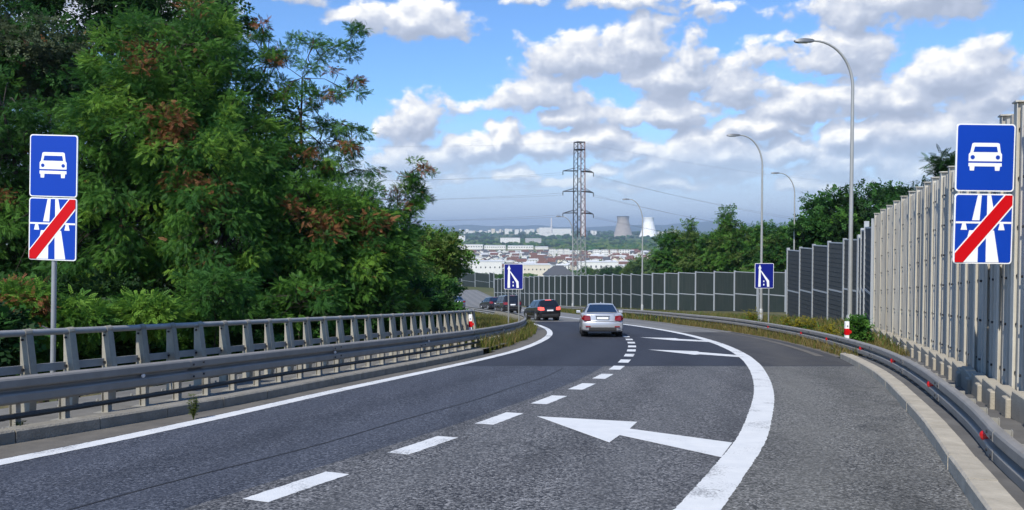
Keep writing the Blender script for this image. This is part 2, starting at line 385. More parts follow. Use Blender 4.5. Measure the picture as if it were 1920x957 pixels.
M['rail'] = mat('rail_galvanised', (.31, .295, .27), .6, .12, noise=(2.5, .3, 7), col2=(.20, .19, .172), bump=(16, .1))
M['steel_tube'] = mat('tube_weathered', (.085, .085, .08), .6, .3, noise=(3, .3), col2=(.05, .05, .048))
M['rail_post'] = mat('post_galvanised', (.42, .41, .37), .55, .35, noise=(4, .3, 7), col2=(.27, .26, .23), bump=(30, .12))
M['parapet'] = mat('parapet_galvanised', (.47, .435, .35), .6, .25, noise=(3.5, .3, 7), col2=(.25, .24, .20), bump=(30, .12), streak=((.22, .20, .16), .5))
M['handrail'] = mat('handrail_galvanised', (.42, .425, .40), .55, .25, noise=(4, .3, 7), col2=(.24, .245, .24))
M['wall_post'] = mat('wall_post_galvanised', (.60, .57, .49), .55, .08, noise=(1.4, .3, 7), col2=(.40, .39, .35), bump=(20, .1), streak=((.24, .21, .16), .5))
M['wall_sheet'] = mat('wall_sheet_aluminium', (.50, .475, .41), .6, .05, noise=(1.2, .3, 7), col2=(.38, .365, .325), bump=(20, .12), streak=((.20, .17, .13), .6))
M['bolt'] = mat('dark_bolt', (.035, .035, .04), .6, .4)
M['wall_frame'] = mat('frame_grey', (.40, .43, .44), .5, .25, noise=(2, .3), col2=(.38, .40, .42))
M['wall_green'] = mat('absorber_green', (.011, .022, .020), .8, noise=(1.3, .3, 7), col2=(.019, .032, .028), bump=(60, .3), streak=((.05, .052, .048), .5))
M['wall_grey'] = mat('absorber_grey', (.035, .040, .042), .7, noise=(1.3, .3, 7), col2=(.055, .062, .064), bump=(60, .3), streak=((.05, .052, .048), .5))
M['sign_blue'] = mat('sign_blue', (.003, .046, .38), .5, coat=.0, spec=.25, noise=(2.0, .35), col2=(.004, .052, .41))
M['sign_blue_dark'] = mat('sign_blue_dark', (.006, .014, .20), .5, spec=.25)
M['sign_white'] = mat('sign_white', (.86, .87, .86), .45)
M['sign_red'] = mat('sign_red', (.56, .002, .006), .55, spec=.2)
M['sign_back'] = mat('sign_back', (.40, .41, .42), .5, .5)
M['pole'] = mat('pole_galvanised', (.42, .44, .45), .45, .45, noise=(3, .3), col2=(.32, .335, .34))
M['lamp_pole'] = mat('lamp_pole_galvanised', (.44, .45, .43), .5, .35, noise=(1.5, .3), col2=(.33, .335, .32))
M['lamp_head'] = mat('lamp_head', (.16, .17, .18), .45, .3)
M['lamp_glass'] = mat('lamp_glass', (.55, .58, .6), .15, spec=.6)
M['red_refl'] = mat('red_reflector', (.55, .010, .012), .3, coat=.3)
M['white_refl'] = mat('white_reflector', (.75, .72, .70), .35)
M['silver'] = mat('silver_paint', (.46, .48, .51), .34, .5, coat=.6)
M['black_paint'] = mat('black_paint', (.010, .010, .012), .25, .2, coat=.8)
M['navy_paint'] = mat('navy_paint', (.012, .014, .022), .25, .3, coat=.8)
M['grey_paint'] = mat('bluegrey_paint', (.12, .16, .22), .3, .4, coat=.6)
M['glass_blue'] = mat('car_glass', (.010, .022, .050), .06, spec=.8, coat=.5)
M['glass_dark'] = mat('car_glass_dark', (.010, .011, .014), .06, spec=.7)
M['tail'] = mat('tail_light_glass', (.20, .004, .007), .2, coat=.6)
M['tail_lit'] = mat('tail_light_lit', (.60, .05, .05), .3, emit=((1, .12, .08), 1.1))
M['tyre'] = mat('tyre_rubber', (.012, .012, .012), .85)
M['rim'] = mat('alloy_rim', (.50, .51, .53), .3, .8)
M['trim'] = mat('black_trim', (.018, .018, .019), .6)
M['plate'] = mat('number_plate', (.78, .79, .80), .5)
M['chrome'] = mat('chrome_trim', (.7, .7, .72), .15, 1)
M['bark'] = mat('bark', (.075, .058, .042), .95, noise=(6, .25, 8), col2=(.03, .024, .018), bump=(22, .8))
M['branch'] = mat('branch_bark', (.045, .036, .028), .95, noise=(6, .25, 8), col2=(.02, .017, .013))
def leaf(name, c, c2, sc=.9, transl=.38):
    return mat(name, c, .55, 0, .16, noise=(sc, .22, 4), col2=c2, transl=transl)
M['leaf_green'] = leaf('leaf_green', (0.064, 0.175, 0.029), (0.111, 0.243, 0.037))
M['leaf_deep'] = leaf('leaf_deep', (0.031, 0.107, 0.023), (0.057, 0.153, 0.031))
M['leaf_bright'] = leaf('leaf_bright', (0.136, 0.279, 0.037), (0.194, 0.343, 0.048))
M['leaf_olive'] = leaf('leaf_olive', (0.069, 0.098, 0.045), (0.106, 0.138, 0.075))
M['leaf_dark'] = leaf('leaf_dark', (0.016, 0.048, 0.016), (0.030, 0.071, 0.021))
M['leaf_brown'] = leaf('seed_pods', (.26, .105, .045), (.15, .070, .030), 2, .15)
M['leaf_yellow'] = leaf('leaf_yellow', (0.156, 0.168, 0.026), (0.108, 0.144, 0.024))
M['leaf_birch'] = leaf('leaf_birch', (0.097, 0.166, 0.041), (0.145, 0.214, 0.055))
M['leaf_pale'] = leaf('leaf_pale', (0.126, 0.219, 0.074), (0.091, 0.166, 0.061))
M['goldenrod'] = leaf('goldenrod', (0.300, 0.240, 0.015), (0.200, 0.200, 0.020), 3)
M['grass_dry'] = leaf('grass_dry', (0.250, 0.190, 0.075), (0.170, 0.145, 0.050), 1.2)
M['grass_green'] = leaf('grass_green', (0.116, 0.143, 0.031), (0.072, 0.110, 0.022), 1.2)
M['steel_dark'] = mat('pylon_steel_dark', (.055, .055, .058), .6, .4)
M['steel_pale'] = mat('pylon_steel_pale', (.36, .39, .38), .6, .3, noise=(.3, .3), col2=(.22, .23, .23))
M['steel_rust'] = mat('pylon_steel_rust', (.26, .095, .055), .8, 0, noise=(.4, .2), col2=(.16, .085, .06))
M['wire'] = mat('power_wire', (.16, .17, .19), .6, .3)
M['white_wall'] = mat('white_render', (.76, .75, .71), .85, noise=(.05, .3), col2=(.66, .65, .61))
M['cream_wall'] = mat('cream_render', (.70, .64, .52), .85, noise=(.05, .3), col2=(.6, .55, .45))
M['grey_wall'] = mat('grey_render', (.42, .42, .42), .85)
M['roof_red'] = mat('roof_red_tile', (.17, .072, .052), .8, noise=(.6, .3), col2=(.11, .055, .045))
M['roof_brown'] = mat('roof_brown_tile', (.15, .075, .055), .8, noise=(.6, .3), col2=(.1, .055, .045))
M['roof_grey'] = mat('roof_dark_sheet', (.075, .08, .09), .7)
M['roof_pale'] = mat('roof_pale_sheet', (.62, .63, .63), .6)
M['window'] = mat('window_glass', (.045, .055, .07), .15, spec=.7)
M['tower_grey'] = mat('tower_concrete', (.40, .36, .32), .9, noise=(.03, .3, 7), col2=(.27, .235, .205))
M['tower_white'] = mat('tower_white_concrete', (.92, .92, .90), .9, noise=(.02, .3, 5), col2=(.84, .84, .82))
M['chimney'] = mat('chimney_concrete', (.66, .62, .60), .9)
M['chimney_red'] = mat('chimney_red_band', (.45, .13, .10), .9)
M['hill'] = mat('wooded_hills', (.030, .055, .035), .95, noise=(.0012, .25, 8), col2=(.07, .095, .05))

def ground_mat():
    m = bpy.data.materials.new('ground'); m.use_nodes = True; nt = m.node_tree; N = nt.nodes; L = nt.links
    b = N['Principled BSDF']; b.inputs['Roughness'].default_value = .95; b.inputs['Specular IOR Level'].default_value = .2
    tc = N.new('ShaderNodeTexCoord')
    def ns(sc, d, lo, hi):
        n = N.new('ShaderNodeTexNoise'); n.inputs['Scale'].default_value = sc; n.inputs['Detail'].default_value = d; L.new(tc.outputs['Object'], n.inputs['Vector'])
        q = N.new('ShaderNodeMapRange'); q.inputs[1].default_value = lo; q.inputs[2].default_value = hi; L.new(n.outputs['Fac'], q.inputs[0]); return q.outputs[0]
    def mix(f, a, c):
        n = N.new('ShaderNodeMixRGB'); L.new(f, n.inputs[0])
        for i, q in ((1, a), (2, c)):
            if isinstance(q, tuple): n.inputs[i].default_value = (*q, 1)
            else: L.new(q, n.inputs[i])
        return n.outputs[0]
    near = mix(ns(.8, 6, .35, .65), (.075, .085, .03), (.17, .14, .07))
    near = mix(ns(14, 4, .4, .7), near, (.05, .055, .025))
    vo = N.new('ShaderNodeTexVoronoi'); vo.inputs['Scale'].default_value = .0045; vo.inputs['Randomness'].default_value = .9
    mp = N.new('ShaderNodeMapping'); mp.inputs['Scale'].default_value = (1, .55, 0); L.new(tc.outputs['Object'], mp.inputs[0]); L.new(mp.outputs[0], vo.inputs['Vector'])
    sc = N.new('ShaderNodeSeparateColor'); L.new(vo.outputs['Color'], sc.inputs[0])
    r = N.new('ShaderNodeValToRGB'); L.new(sc.outputs[0], r.inputs[0]); r.color_ramp.interpolation = 'CONSTANT'
    e = r.color_ramp.elements; e[0].color = (.06, .095, .03, 1); e[0].position = 0; e[1].color = (.10, .13, .045, 1); e[1].position = .4
    q = e.new(.62); q.color = (.16, .17, .075, 1); q = e.new(.8); q.color = (.05, .08, .03, 1)
    sep = N.new('ShaderNodeSeparateXYZ'); L.new(tc.outputs['Object'], sep.inputs[0])
    f = N.new('ShaderNodeMapRange'); f.inputs[1].default_value = 150; f.inputs[2].default_value = 500; L.new(sep.outputs[1], f.inputs[0])
    L.new(mix(f.outputs[0], near, r.outputs[0]), b.inputs['Base Color'])
    return m
M['ground'] = ground_mat()

# ================================================================== THE SETTING
def rz(p): return prof(p.y)
# --- ground sheet, one surface to the foot of the hills
def build_ground():
    xs = sorted(set([round(-9000*(1-i/16)**2.2-60, 1) for i in range(16)] + list(np.arange(-60, 60.1, 2)) + list(np.arange(-14, 16, .5)) + [round(9000*(i/16)**2.2+60, 1) for i in range(1, 17)]))
    ys = [-60, -40, -25, -15, -10, -6, -4, -2]+list(np.arange(0, 60, 1.0))+list(np.arange(60, 200, 5))+list(np.arange(200, 1100, 25))+list(np.arange(1100, 2600, 100))+list(np.arange(2600, 7000, 250))+[8000, 9500, 11000, 13000, 16000]
    V = []; 
    for y in ys:
        xl = XL(min(max(y, -8), 260)) - (3.0 if y < 30 else 3.0)
        for x in xs:
            z = prof(y)-.06
            d = xl-x
            if d > 0 and y < 70:
                k = 1 if y < 26 else max(0, 1-(y-26)/44)
                t = min(1, d/3.0); z -= 3.2*k*t*t*(3-2*t)
            xr = XK(min(max(y, -8), 260))+8
            V.append((x, y, z))
    n = len(xs); Fc = [(j*n+i, j*n+i+1, (j+1)*n+i+1, (j+1)*n+i) for j in range(len(ys)-1) for i in range(n-1)]
    b = MB(); b.quadlist(V, Fc); o = b.build('ground', M['ground'], smooth=True, recalc=False)
    tag(o, kind='structure')
build_ground()
def hills():
    for (name, y0, hmax, sd) in (('hills', 12500, 185, 3),):
        b = MB(); V = []; xs = np.linspace(-9000, 9000, 220); prf = [(0, 0), (500, .45), (1100, .85), (1600, 1.0), (2600, .7), (4000, 0)]
        def h(x, k):
            a = .62+.16*math.sin(x/1400+sd+k*.6)+.12*math.sin(x/610+1.7*sd-k)+.07*math.sin(x/240+k*2)+.04*math.sin(x/97+sd)
            return a
        for k, (dy, f) in enumerate(prf):
            for x in xs: V.append((x, y0+dy, prof(9000)-5+hmax*f*h(x, k)))
        n = len(xs); b.quadlist(V, [(j*n+i, j*n+i+1, (j+1)*n+i+1, (j+1)*n+i) for j in range(len(prf)-1) for i in range(n-1)])
        tag(b.build(name, M['hill'], smooth=True, recalc=False), kind='structure')
hills()

# --- road surface: bands side by side, butted edge to edge
YJ = road_at(1200, 687).y      # transverse joint where the bridge deck ends
def ramp_y(y0, y1):
    ys = [y0]; y = y0
    while y < y1:
        y += .5 if y < 45 else 2 if y < 100 else 8
        ys.append(min(y, y1))
    return ys
def band(fa, fb, y0, y1, dz, m, name, parent, nx=2):
    b = MB(); V = []; ys = ramp_y(y0, y1)
    for y in ys:
        a, c = fa(y), fb(y)
        for i in range(nx+1): V.append((a+(c-a)*i/nx, y, prof(y)+dz))
    A_ = [x-XL(y) for (x, y, z) in V]
    n = nx+1; b.quadlist(V, [(j*n+i, j*n+i+1, (j+1)*n+i+1, (j+1)*n+i) for j in range(len(ys)-1) for i in range(nx)])
    o = b.build(name, m, parent, recalc=False)
    a = o.data.attributes.new('across', 'FLOAT', 'POINT'); a.data.foreach_set('value', A_)
    return o
road = empty('road'); tag(road, kind='structure')
kerbL_o = lambda y: -(.85 if y < 8 else .85-(y-8)/3.5*.38 if y < 11.5 else .47)
def xo(fx, o):
    def f(y):
        t = Vector((fx(y+.2)-fx(y-.2), .4)).normalized()
        return fx(y)+(o(y) if callable(o) else o)/max(t.y, .3)
    return f
XLs = xo(XL, -.16); XRs = xo(XR, 0)
seam = lambda y: XD(min(y, 38)) - 1.15 + .03*math.sin(y*1.7)
laneR = lambda y: XD(y)+0.25
YE = 34.0
band(XLs, lambda y: XD(y)-.35, -8, YJ, 0, M['asphalt_lane'], 'lane_surface', road)
band(lambda y: XD(y)-.35, XRs, -8, YJ, 0, M['asphalt_coarse'], 'merging_lane_surface', road)
band(XRs, XK, -8, YJ, 0, M['asphalt_shoulder'], 'shoulder_surface', road)
band(XLs, XRs, YJ+.16, 52, 0, M['asphalt_new'], 'lane_surface', road, 4)
band(XRs, XK, YJ+.16, 36, 0, M['asphalt_new_edge'], 'shoulder_surface', road)
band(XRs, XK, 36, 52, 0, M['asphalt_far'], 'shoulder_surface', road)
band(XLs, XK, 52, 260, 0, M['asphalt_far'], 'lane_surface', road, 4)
band(XLs, XK, YJ, YJ+.16, 0, M['seal'], 'joint_seal', road, 4)
band(xo(XL, kerbL_o), XLs, -8, 23, 0, M['gutter'], 'gutter', road)
band(xo(XL, -.75), XLs, 23, 60, 0, M['gutter'], 'gutter', road)
# second carriageway seen far left beyond the grass
XS = curve([(-4.2, 82), (-9.5, 100), (-13.5, 120), (-20, 160), (-34, 240), (-44, 300)])
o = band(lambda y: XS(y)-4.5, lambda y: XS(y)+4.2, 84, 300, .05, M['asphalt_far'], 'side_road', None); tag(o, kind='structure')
# painted lines
def line(fx, o0, o1, y0, y1, name, m=None, dz=.004, stag=0):
    b = MB(); V = []; ys = ramp_y(y0, y1)
    jr = 0
    if y1-y0 < 3: ys = list(np.linspace(y0, y1, 20 if y0 < 16 else 6)); jr = .006 if y0 < 16 else 0
    elif y0 < 10 and m is None: ys = list(np.arange(y0, 16, .045))+[q_ for q_ in ys if q_ > 16]; jr = .006
    for y in ys:
        p = off(fx, y, o0+random.uniform(-jr, jr)); q = off(fx, y, o1+random.uniform(-jr, jr))
        V += [(p.x, p.y, prof(p.y)+dz), (q.x, q.y, prof(q.y)+dz)]
    b.quadlist(V, [(2*j, 2*j+1, 2*j+3, 2*j+2) for j in range(len(ys)-1)])
    return b.build(name, m or M['paint'], road, recalc=False)
line(XL, -.13, .12, -6, 110, 'edge_line')
line(XR, -.155, .155, .8, 60, 'edge_line')
line(XR, -.12, .12, 60, 160, 'edge_line')
line(XS, 3.6, 3.85, 86, 200, 'edge_line', dz=.054)
def dash(y):
    hw = .125; t0, t1 = y-.48, y+.48
    line(XD, -hw, hw, t0, t1, 'lane_dash', M['paint'])
ydash = [2.7, 4.6, 6.51, 8.34, 10.19, 12.06, 13.88, 15.68, 17.6, 19.46, 21.46, 23.42, 25.35, 27.46, 29.57, 31.81]
for y in ydash: dash(y)
for P in ([(1006.4,781.5),(1194.8,792),(1180.8,804.8),(1373,831),(1352,858.5),(1161.9,817),(1142.3,830.8)],
          [(1214.6,656.0),(1306.7,659.2),(1312,660.8),(1393,667.3),(1392,670.7),(1312,665),(1302.6,665.8)],
          [(1199.7,633.1),(1266,634.6),(1274,636.2),(1339,639.5),(1339,642.2),(1275.5,639.2),(1263,638.7)]):
    b = MB(); n = len(P); b.quadlist([road_at(*p)+Vector((0, 0, .0055)) for p in P], [(0, 1, 6), (1, 2, 5, 6), (2, 3, 4, 5)])
    b.build('arrow_marking', M['paint'], road)
# dark repair seam along the left lane
line(seam, -.014, .014, 2, YJ-.5, 'seam', M['seal'], .003)
line(seam, -.02, .02, YJ+.6, YJ+.62, 'seam', M['seal'], .003)

# --- kerbs
def kerb(fx, o, y0, y1, sgn, m, w=.22, h=.14, stone=1.0):
    b = MB(); P = path(fx, o, y0, y1, .1); A = arc(P, stone)
    pr = [(0, -.05), (0, h-.02), (.02*sgn, h), (w*sgn, h), (w*sgn, -.05)]
    for (a, ta), (c, tc2) in zip(A, A[1:]):
        d = (c-a).normalized(); jz = random.uniform(-.002, .002); jo = random.uniform(-.003, .003)
        nr = Vector((d.y, -d.x))*jo
        b.sweep([a+d*.006+nr, c-d*.006+nr], [(q, hh+(jz if hh > 0 else 0)) for q, hh in pr], rz)
    return tag(b.build('kerb', m, recalc=True), kind='structure')
kerb(XL, kerbL_o, -6, 22.3, -1, M['kerb'])
kerb(XK, 0, .5, 20.6, 1, M['kerb_light'])
# --- bridge deck strips behind the kerbs
def strip(fx, o0, o1, y0, y1, h0, h1, m, name):
    b = MB(); V = []; ys = ramp_y(y0, y1)
    for y in ys:
        a = off(fx, y, o0(y) if callable(o0) else o0); c = off(fx, y, o1(y) if callable(o1) else o1)
        V += [(a.x, a.y, prof(a.y)+h0), (c.x, c.y, prof(c.y)+h1)]
    b.quadlist(V, [(2*j, 2*j+1, 2*j+3, 2*j+2) for j in range(len(ys)-1)])
    return tag(b.build(name, m, recalc=False), kind='structure')
strip(XL, -2.55, lambda y: kerbL_o(y)-.22, -6, 25.5, .085, .10, M['deck'], 'deck_strip')
b = MB(); b.sweep(path(XL, -2.55, -6, 25.5), [(0, .085), (-.25, .085), (-.25, -.9), (0, -.9)], rz); tag(b.build('deck_edge', M['deck']), kind='structure')
strip(XK, .22, 2.2, -2, 24, .10, .10, M['deck_dark'], 'deck_strip')
# sandy band between shoulder and far grass
strip(XK, -.5, .45, 21, 70, .006, -.02, M['gutter'], 'verge_dirt')

# ================================================================== BARRIERS
WB = [(0, .0), (.03, .0), (.070, .014), (.083, .034), (.083, .108), (.072, .124), (.02, .142), (.02, .168), (.072, .186), (.083, .202), (.083, .276), (.070, .296), (.03, .31), (0, .31), (.050, .24), (.050, .22), (-.006, .172), (-.006, .138), (.050, .09), (.050, .07)]
def fit_top(P, samples, ok=(.35, .95)):
    """height of a rail over the road along its path, from sight lines"""
    us = []; hs = []
    dense = arc(P, .05)
    for (u, v) in samples:
        d = sight(u, v); k = d.x/d.y
        best = min(dense, key=lambda a: abs(a[0].x/max(a[0].y, .1)-k) + (10 if a[0].y < 1 else 0))
        p = best[0]; z = CAMZ+d.z*(p.y/d.y); us.append(p.y); hs.append(min(max(z-prof(p.y), ok[0]), ok[1]))
    o = np.argsort(us); us = np.array(us)[o]; hs = np.array(hs)[o]
    c = np.polyfit(us, hs, 2) if len(us) > 3 else [0, 0, hs.mean()]
    return us, hs, lambda y: float(np.polyval(c, min(max(y, us[0]), us[-1])))
# left guard rail
PL = path(XL, -1.15, -3, 110, .4)
_, hsL, _ = fit_top(PL, [(0,705),(200,689),(400,669),(680,643.5),(880,622),(960,607)])
topL = lambda y: .69-.003*min(max(y-6, 0), 25)
glL = empty('guardrail', (0, 0, 0)); tag(glL, 'grey steel guardrail with white reflectors along the left edge line', 'guardrail')
b = MB(); b.sweep(PL, [(o, h) for o, h in WB], lambda p: prof(p.y)+topL(p.y)-.31); b.build('beam', M['rail'], glL)
b = MB(); b.sweep([p for p in PL if p.y < 26], [(.034*math.cos(a), .034*math.sin(a)) for a in np.linspace(0, 2*math.pi, 9)[:-1]], lambda p: prof(p.y)+.235); b.build('lower_tube', M['steel_tube'], glL, smooth=True)
def rail_posts(P, topf, par, step, o, ymax, ymin=2, deck=.10, m=None, cap=99):
    n = 0
    for (p, t) in arc(P, step):
        if p.y < ymin or p.y > ymax or n >= cap: continue
        nr = Vector((t.y, -t.x)); rot = Matrix.Rotation(math.atan2(-t.x, t.y), 3, 'Z')
        zt = topf(p.y)-.05; b = MB(); c = p+nr*o
        h = zt-deck+.03
        b.box((0, 0, h/2), (.10, .008, h), rot); b.box(rot @ Vector((-.05, 0, h/2)), (.008, .06, h), rot); b.box(rot @ Vector((.05, 0, h/2)), (.008, .06, h), rot)
        if p.y < 26: b.box((0, 0, .012+.01), (.24, .20, .022), rot)
        b.build('post', m or M['rail_post'], par, loc=(c.x, c.y, prof(c.y)+deck-.03)); n += 1
rail_posts(PL, topL, glL, .64, -.06, 60, 5)
def reflectors(P, topf, par, us, m, r, o=.05, name='reflector'):
    dense = arc(P, .05)
    for u in us:
        k = (u-CX)/F
        p, t = min(dense, key=lambda a: abs(a[0].x/max(a[0].y, .1)-k)+(10 if a[0].y < 1 else 0))
        nr = Vector((t.y, -t.x)); b = MB()
        c = Vector((p.x+nr.x*o, p.y+nr.y*o, prof(p.y)+topf(p.y)-.155))
        T = Vector((t.x, t.y, 0)); Nn = Vector((nr.x, nr.y, 0)); D = (-T*.8+Nn*(.6 if o > 0 else -.6)).normalized()
        b.tube([c-D*.012, c+D*.03, c+D*.04], [r, r, r*.75], 14)
        b.build(name, m, par, smooth=40)
reflectors(PL, topL, glL, (259, 622, 799, 888, 941), M['white_refl'], .026)
def laps(P, topf, par, sgn, step, ymax, start=.6):
    for (p, t) in arc(P, step, start):
        if p.y > ymax or p.y < 3: continue
        nr = Vector((t.y, -t.x)); q = MB()
        q.sweep([p-t*.16, p, p+t*.16], [(sgn*(o+.005 if o > .06 else o), h) for o, h in WB], lambda a: prof(a.y)+topf(a.y)-.310)
        lp_ = q.build('lap_joint', M['rail'], par)
        for ds in (-.11, .11):
            for hh in (.07, .24):
                c = Vector((p.x+t.x*ds+nr.x*sgn*.088, p.y+t.y*ds+nr.y*sgn*.088, prof(p.y)+topf(p.y)-.31+hh)); D = Vector((nr.x*sgn, nr.y*sgn, 0))
                q = MB(); q.tube([c, c+D*.012], .016, 7); q.build('bolt', M['bolt'], lp_)
laps(PL, topL, glL, 1, 4.0, 45, 1.0)
# right guard rail: its profile faces left, so it is swept with o mirrored
XG = curve([(2.55,1.5),(3.25,4.2),(3.85,5.77),(4.22,6.74),(4.93,8.4),(6.05,11.3),(7.4,15.1),(8.3,18.1),(8.95,21),(9.85,26),(10.5,32.4),(10.75,39.6),(10.5,47),(9.6,62),(7.6,79),(5.8,96),(2.6,130)])
PR = path(XG, 0, 1.6, 125, .4)
usR, hsR, _ = fit_top(PR, [(1624,643),(1678,664),(1732,684),(1790,726),(1853,780),(1919,846),(1570,630),(1500,616),(1430,603),(1360,596),(1280,589),(1200,582),(1100,577)], (.1, .9))
print('RIGHT RAIL', np.round(usR, 1), np.round(hsR, 2))
topR = lambda y: float(np.interp(y, [4, 8, 12, 18, 26, 40, 60], [.36, .40, .45, .45, .48, .57, .62]))
glR = empty('guardrail'); tag(glR, 'grey steel guardrail with round red reflectors beside the right shoulder', 'guardrail')
b = MB(); b.sweep(PR, [(-o, h) for o, h in WB], lambda p: prof(p.y)+topR(p.y)-.31); b.build('beam', M['rail'], glR)
rail_posts(PR, topR, glR, .75, .07, 62, 2)
laps(PR, topR, glR, -1, 4.0, 45, 2.2)
reflectors(PR, topR, glR, (1868, 1758, 1684, 1622, 1557, 1508, 1445), M['red_refl'], .05, o=-.05)

# left bridge railing
PP = path(XL, -2.02, -2, 26.3, .2)
rail = empty('bridge_railing'); tag(rail, 'grey bridge railing of close bent posts under a round handrail', 'railing')
HP = 1.085
b = MB(); b.sweep(PP, [(.042*math.cos(a)+.02, .042*math.sin(a)) for a in np.linspace(0, 2*math.pi, 13)[:-1]], lambda p: prof(p.y)+HP+.03); b.build('handrail', M['handrail'], rail, smooth=True)
b = MB(); b.sweep(PP, [(-.03, -.05), (.0, -.05), (.0, .05), (-.03, .05)], lambda p: prof(p.y)+.66); b.build('lower_rail', M['handrail'], rail)
npost = 0
for (p, t) in arc(PP, .64, .2):
    if p.y < 4: continue
    nr = Vector((t.y, -t.x))
    def fn(s):
        return lambda o, z: Vector((nr.x*o+t.x*s, nr.y*o+t.y*s, z))
    prf = [(-.05, 0), (.09, 0), (.125, .42), (.130, .52), (.068, 1.005), (.050, 1.045), (-.012, 1.045), (-.03, .985), (-.04, .5)]
    b = MB(); b.prism(prf, fn(-.05), fn(-.044)); b.prism(prf, fn(.044), fn(.05))
    b.prism([(.085, .01), (.09, 0), (.125, .42), (.130, .52), (.068, 1.005), (.061, 1.005), (.118, .52), (.115, .42)], fn(-.044), fn(.044))
    b.prism([(-.05, 0), (-.042, 0), (-.03, .5), (-.02, .985), (-.03, .985), (-.04, .5)], fn(-.044), fn(.044))
    b.tube([fn(-.05)(.02, 1.03), fn(.05)(.02, 1.03)], .050, 12)
    po = b.build('post', M['parapet'], rail, loc=(p.x, p.y, prof(p.y)+.085))
    q = MB(); rot = Matrix.Rotation(math.atan2(-t.x, t.y), 3, 'Z'); c = Vector((nr.x*.06, nr.y*.06, .016))
    q.box(c, (.34, .26, .03), rot)
    for sx in (-1, 1):
        for sy in (-1, 1):
            q.tube([c+rot @ Vector((sx*.14, sy*.10, 0)), c+rot @ Vector((sx*.14, sy*.10, .05))], .016, 6)
    q.build('base_plate', M['rail_post'], po)
    q = MB(); 
    for zz in (.95, .58):
        q = MB(); q.tube([fn(-.05)(.015, zz), fn(-.07)(.015, zz)], .016, 6); q.build('bolt', M['bolt'], po)
    npost += 1

# ================================================================== NOISE WALLS
PWpts = [(3.4, -3), (4.75, 4.3), (6.4, 10), (8.15, 14.4), (11.3, 23), (13.95, 30.6)]
XW = curve(PWpts)
def wall_y(u):
    k = (u-CX)/F; ys = np.linspace(4, 31, 2700); f = [abs(XW(y)-k*y) for y in ys]
    return float(ys[int(np.argmin(f))])
wall_us = [1642.5,1654,1666,1679,1693,1708,1722,1737,1752,1768,1784,1801,1818,1838,1860,1883,1911,1945]
wys = [wall_y(u) for u in wall_us]
y = wys[-1]
while y > -2: y -= .92; wys.append(y)
def wtop(y): return float(np.interp(y, [0, 10, 14.6, 23, 30.6], [3.9, 3.98, 4.02, 4.45, 4.75]))
wallN = empty('noise_wall'); tag(wallN, 'tall light grey metal noise wall with close upright steel posts, beside the right shoulder', 'noise wall')
def wall_frame_dir(y):
    t = Vector((XW(y+.3)-XW(y-.3), .6)).normalized(); return t, Vector((t.y, -t.x))
for i, y in enumerate(wys):
    t, nr = wall_frame_dir(y); p = Vector((XW(y), y)); rot = Matrix.Rotation(math.atan2(-t.x, t.y), 3, 'Z')
    h = wtop(max(y, 0)); zb = prof(y)+.05
    b = MB()
    wdt = .16
    b.box(rot @ Vector((-.065, 0, h/2)), (.010, wdt, h), rot)                 # flange to the road
    b.box(rot @ Vector((.075, 0, h/2)), (.010, wdt, h), rot)                  # back flange
    b.box(rot @ Vector((.005, -.03, h/2)), (.130, .014, h), rot)               # web turned to the traffic
    b.box(rot @ Vector((.005, 0, h+.012)), (.19, wdt+.04, .02), rot)          # cap
    po = b.build('post', M['wall_post'], wallN, loc=(p.x, p.y, zb))
    q = MB()
    zz = .55
    while zz < h-.2:
        c = rot @ Vector((-.02, -.04, zz)); q.tube([c, c+Vector((-t.x, -t.y, 0))*.03], .020, 7)
        c = rot @ Vector((.02, -.30, zz)); q.tube([c+Vector((nr.x, nr.y, 0))*.0, c-Vector((nr.x, nr.y, 0))*.06], .018, 7)
        zz += .62
    if y > 3: q.build('bolt_row', M['bolt'], po)
for y0, y1 in zip(wys[1:], wys[:-1]):
    t, nr = wall_frame_dir((y0+y1)/2); A = Vector((XW(y0), y0)); B = Vector((XW(y1), y1)); d = (B-A); Ln = d.length; d = d/Ln; nr = Vector((d.y, -d.x))
    h = min(wtop(max(y0, 0)), wtop(max(y1, 0)))-.06; b = MB()
    nrib = max(3, int(Ln/.28)); pr = [(0, .02)]
    for k in range(nrib):
        a0 = k/nrib; w = 1/nrib
        pr += [((a0+w*.30), .02), ((a0+w*.40), -.03), ((a0+w*.72), -.03), ((a0+w*.82), .02)]
    pr += [(1, .02)]
    n = len(pr); V = []
    for zz in (.0, h):
        for (s, o) in pr:
            q = A+d*(s*Ln)+nr*o; V.append((q.x, q.y, prof(q.y)+.05+zz))
    for zz in (.0, h):
        q = A+nr*.07; V.append((q.x, q.y, prof(q.y)+.05+zz)); q = B+nr*.07; V.append((q.x, q.y, prof(q.y)+.05+zz))
    Fc = [(k, k+1, n+k+1, n+k) for k in range(n-1)]+[(2*n+1, 2*n, 2*n+2, 2*n+3)]+[tuple(range(n, 2*n))+(2*n+3, 2*n+2)]
    b.quadlist(V, Fc); b.build('panel', M['wall_sheet'], wallN)
    if y1 > 2:
        q = MB(); hh = .34
        c = (A+B)/2-nr*.16; rot = Matrix.Rotation(math.atan2(-d.x, d.y), 3, 'Z')
        q.box((0, 0, hh/2), (.16, Ln-.03, hh), rot)
        q.box(rot @ Vector((-.03, -Ln/2+.12, hh/2-.02)), (.20, .22, hh-.04), rot)
        q.build('plinth_block', M['plinth'], wallN, loc=(c.x, c.y, prof(c.y)+.06), bevel=.012, seg=1)

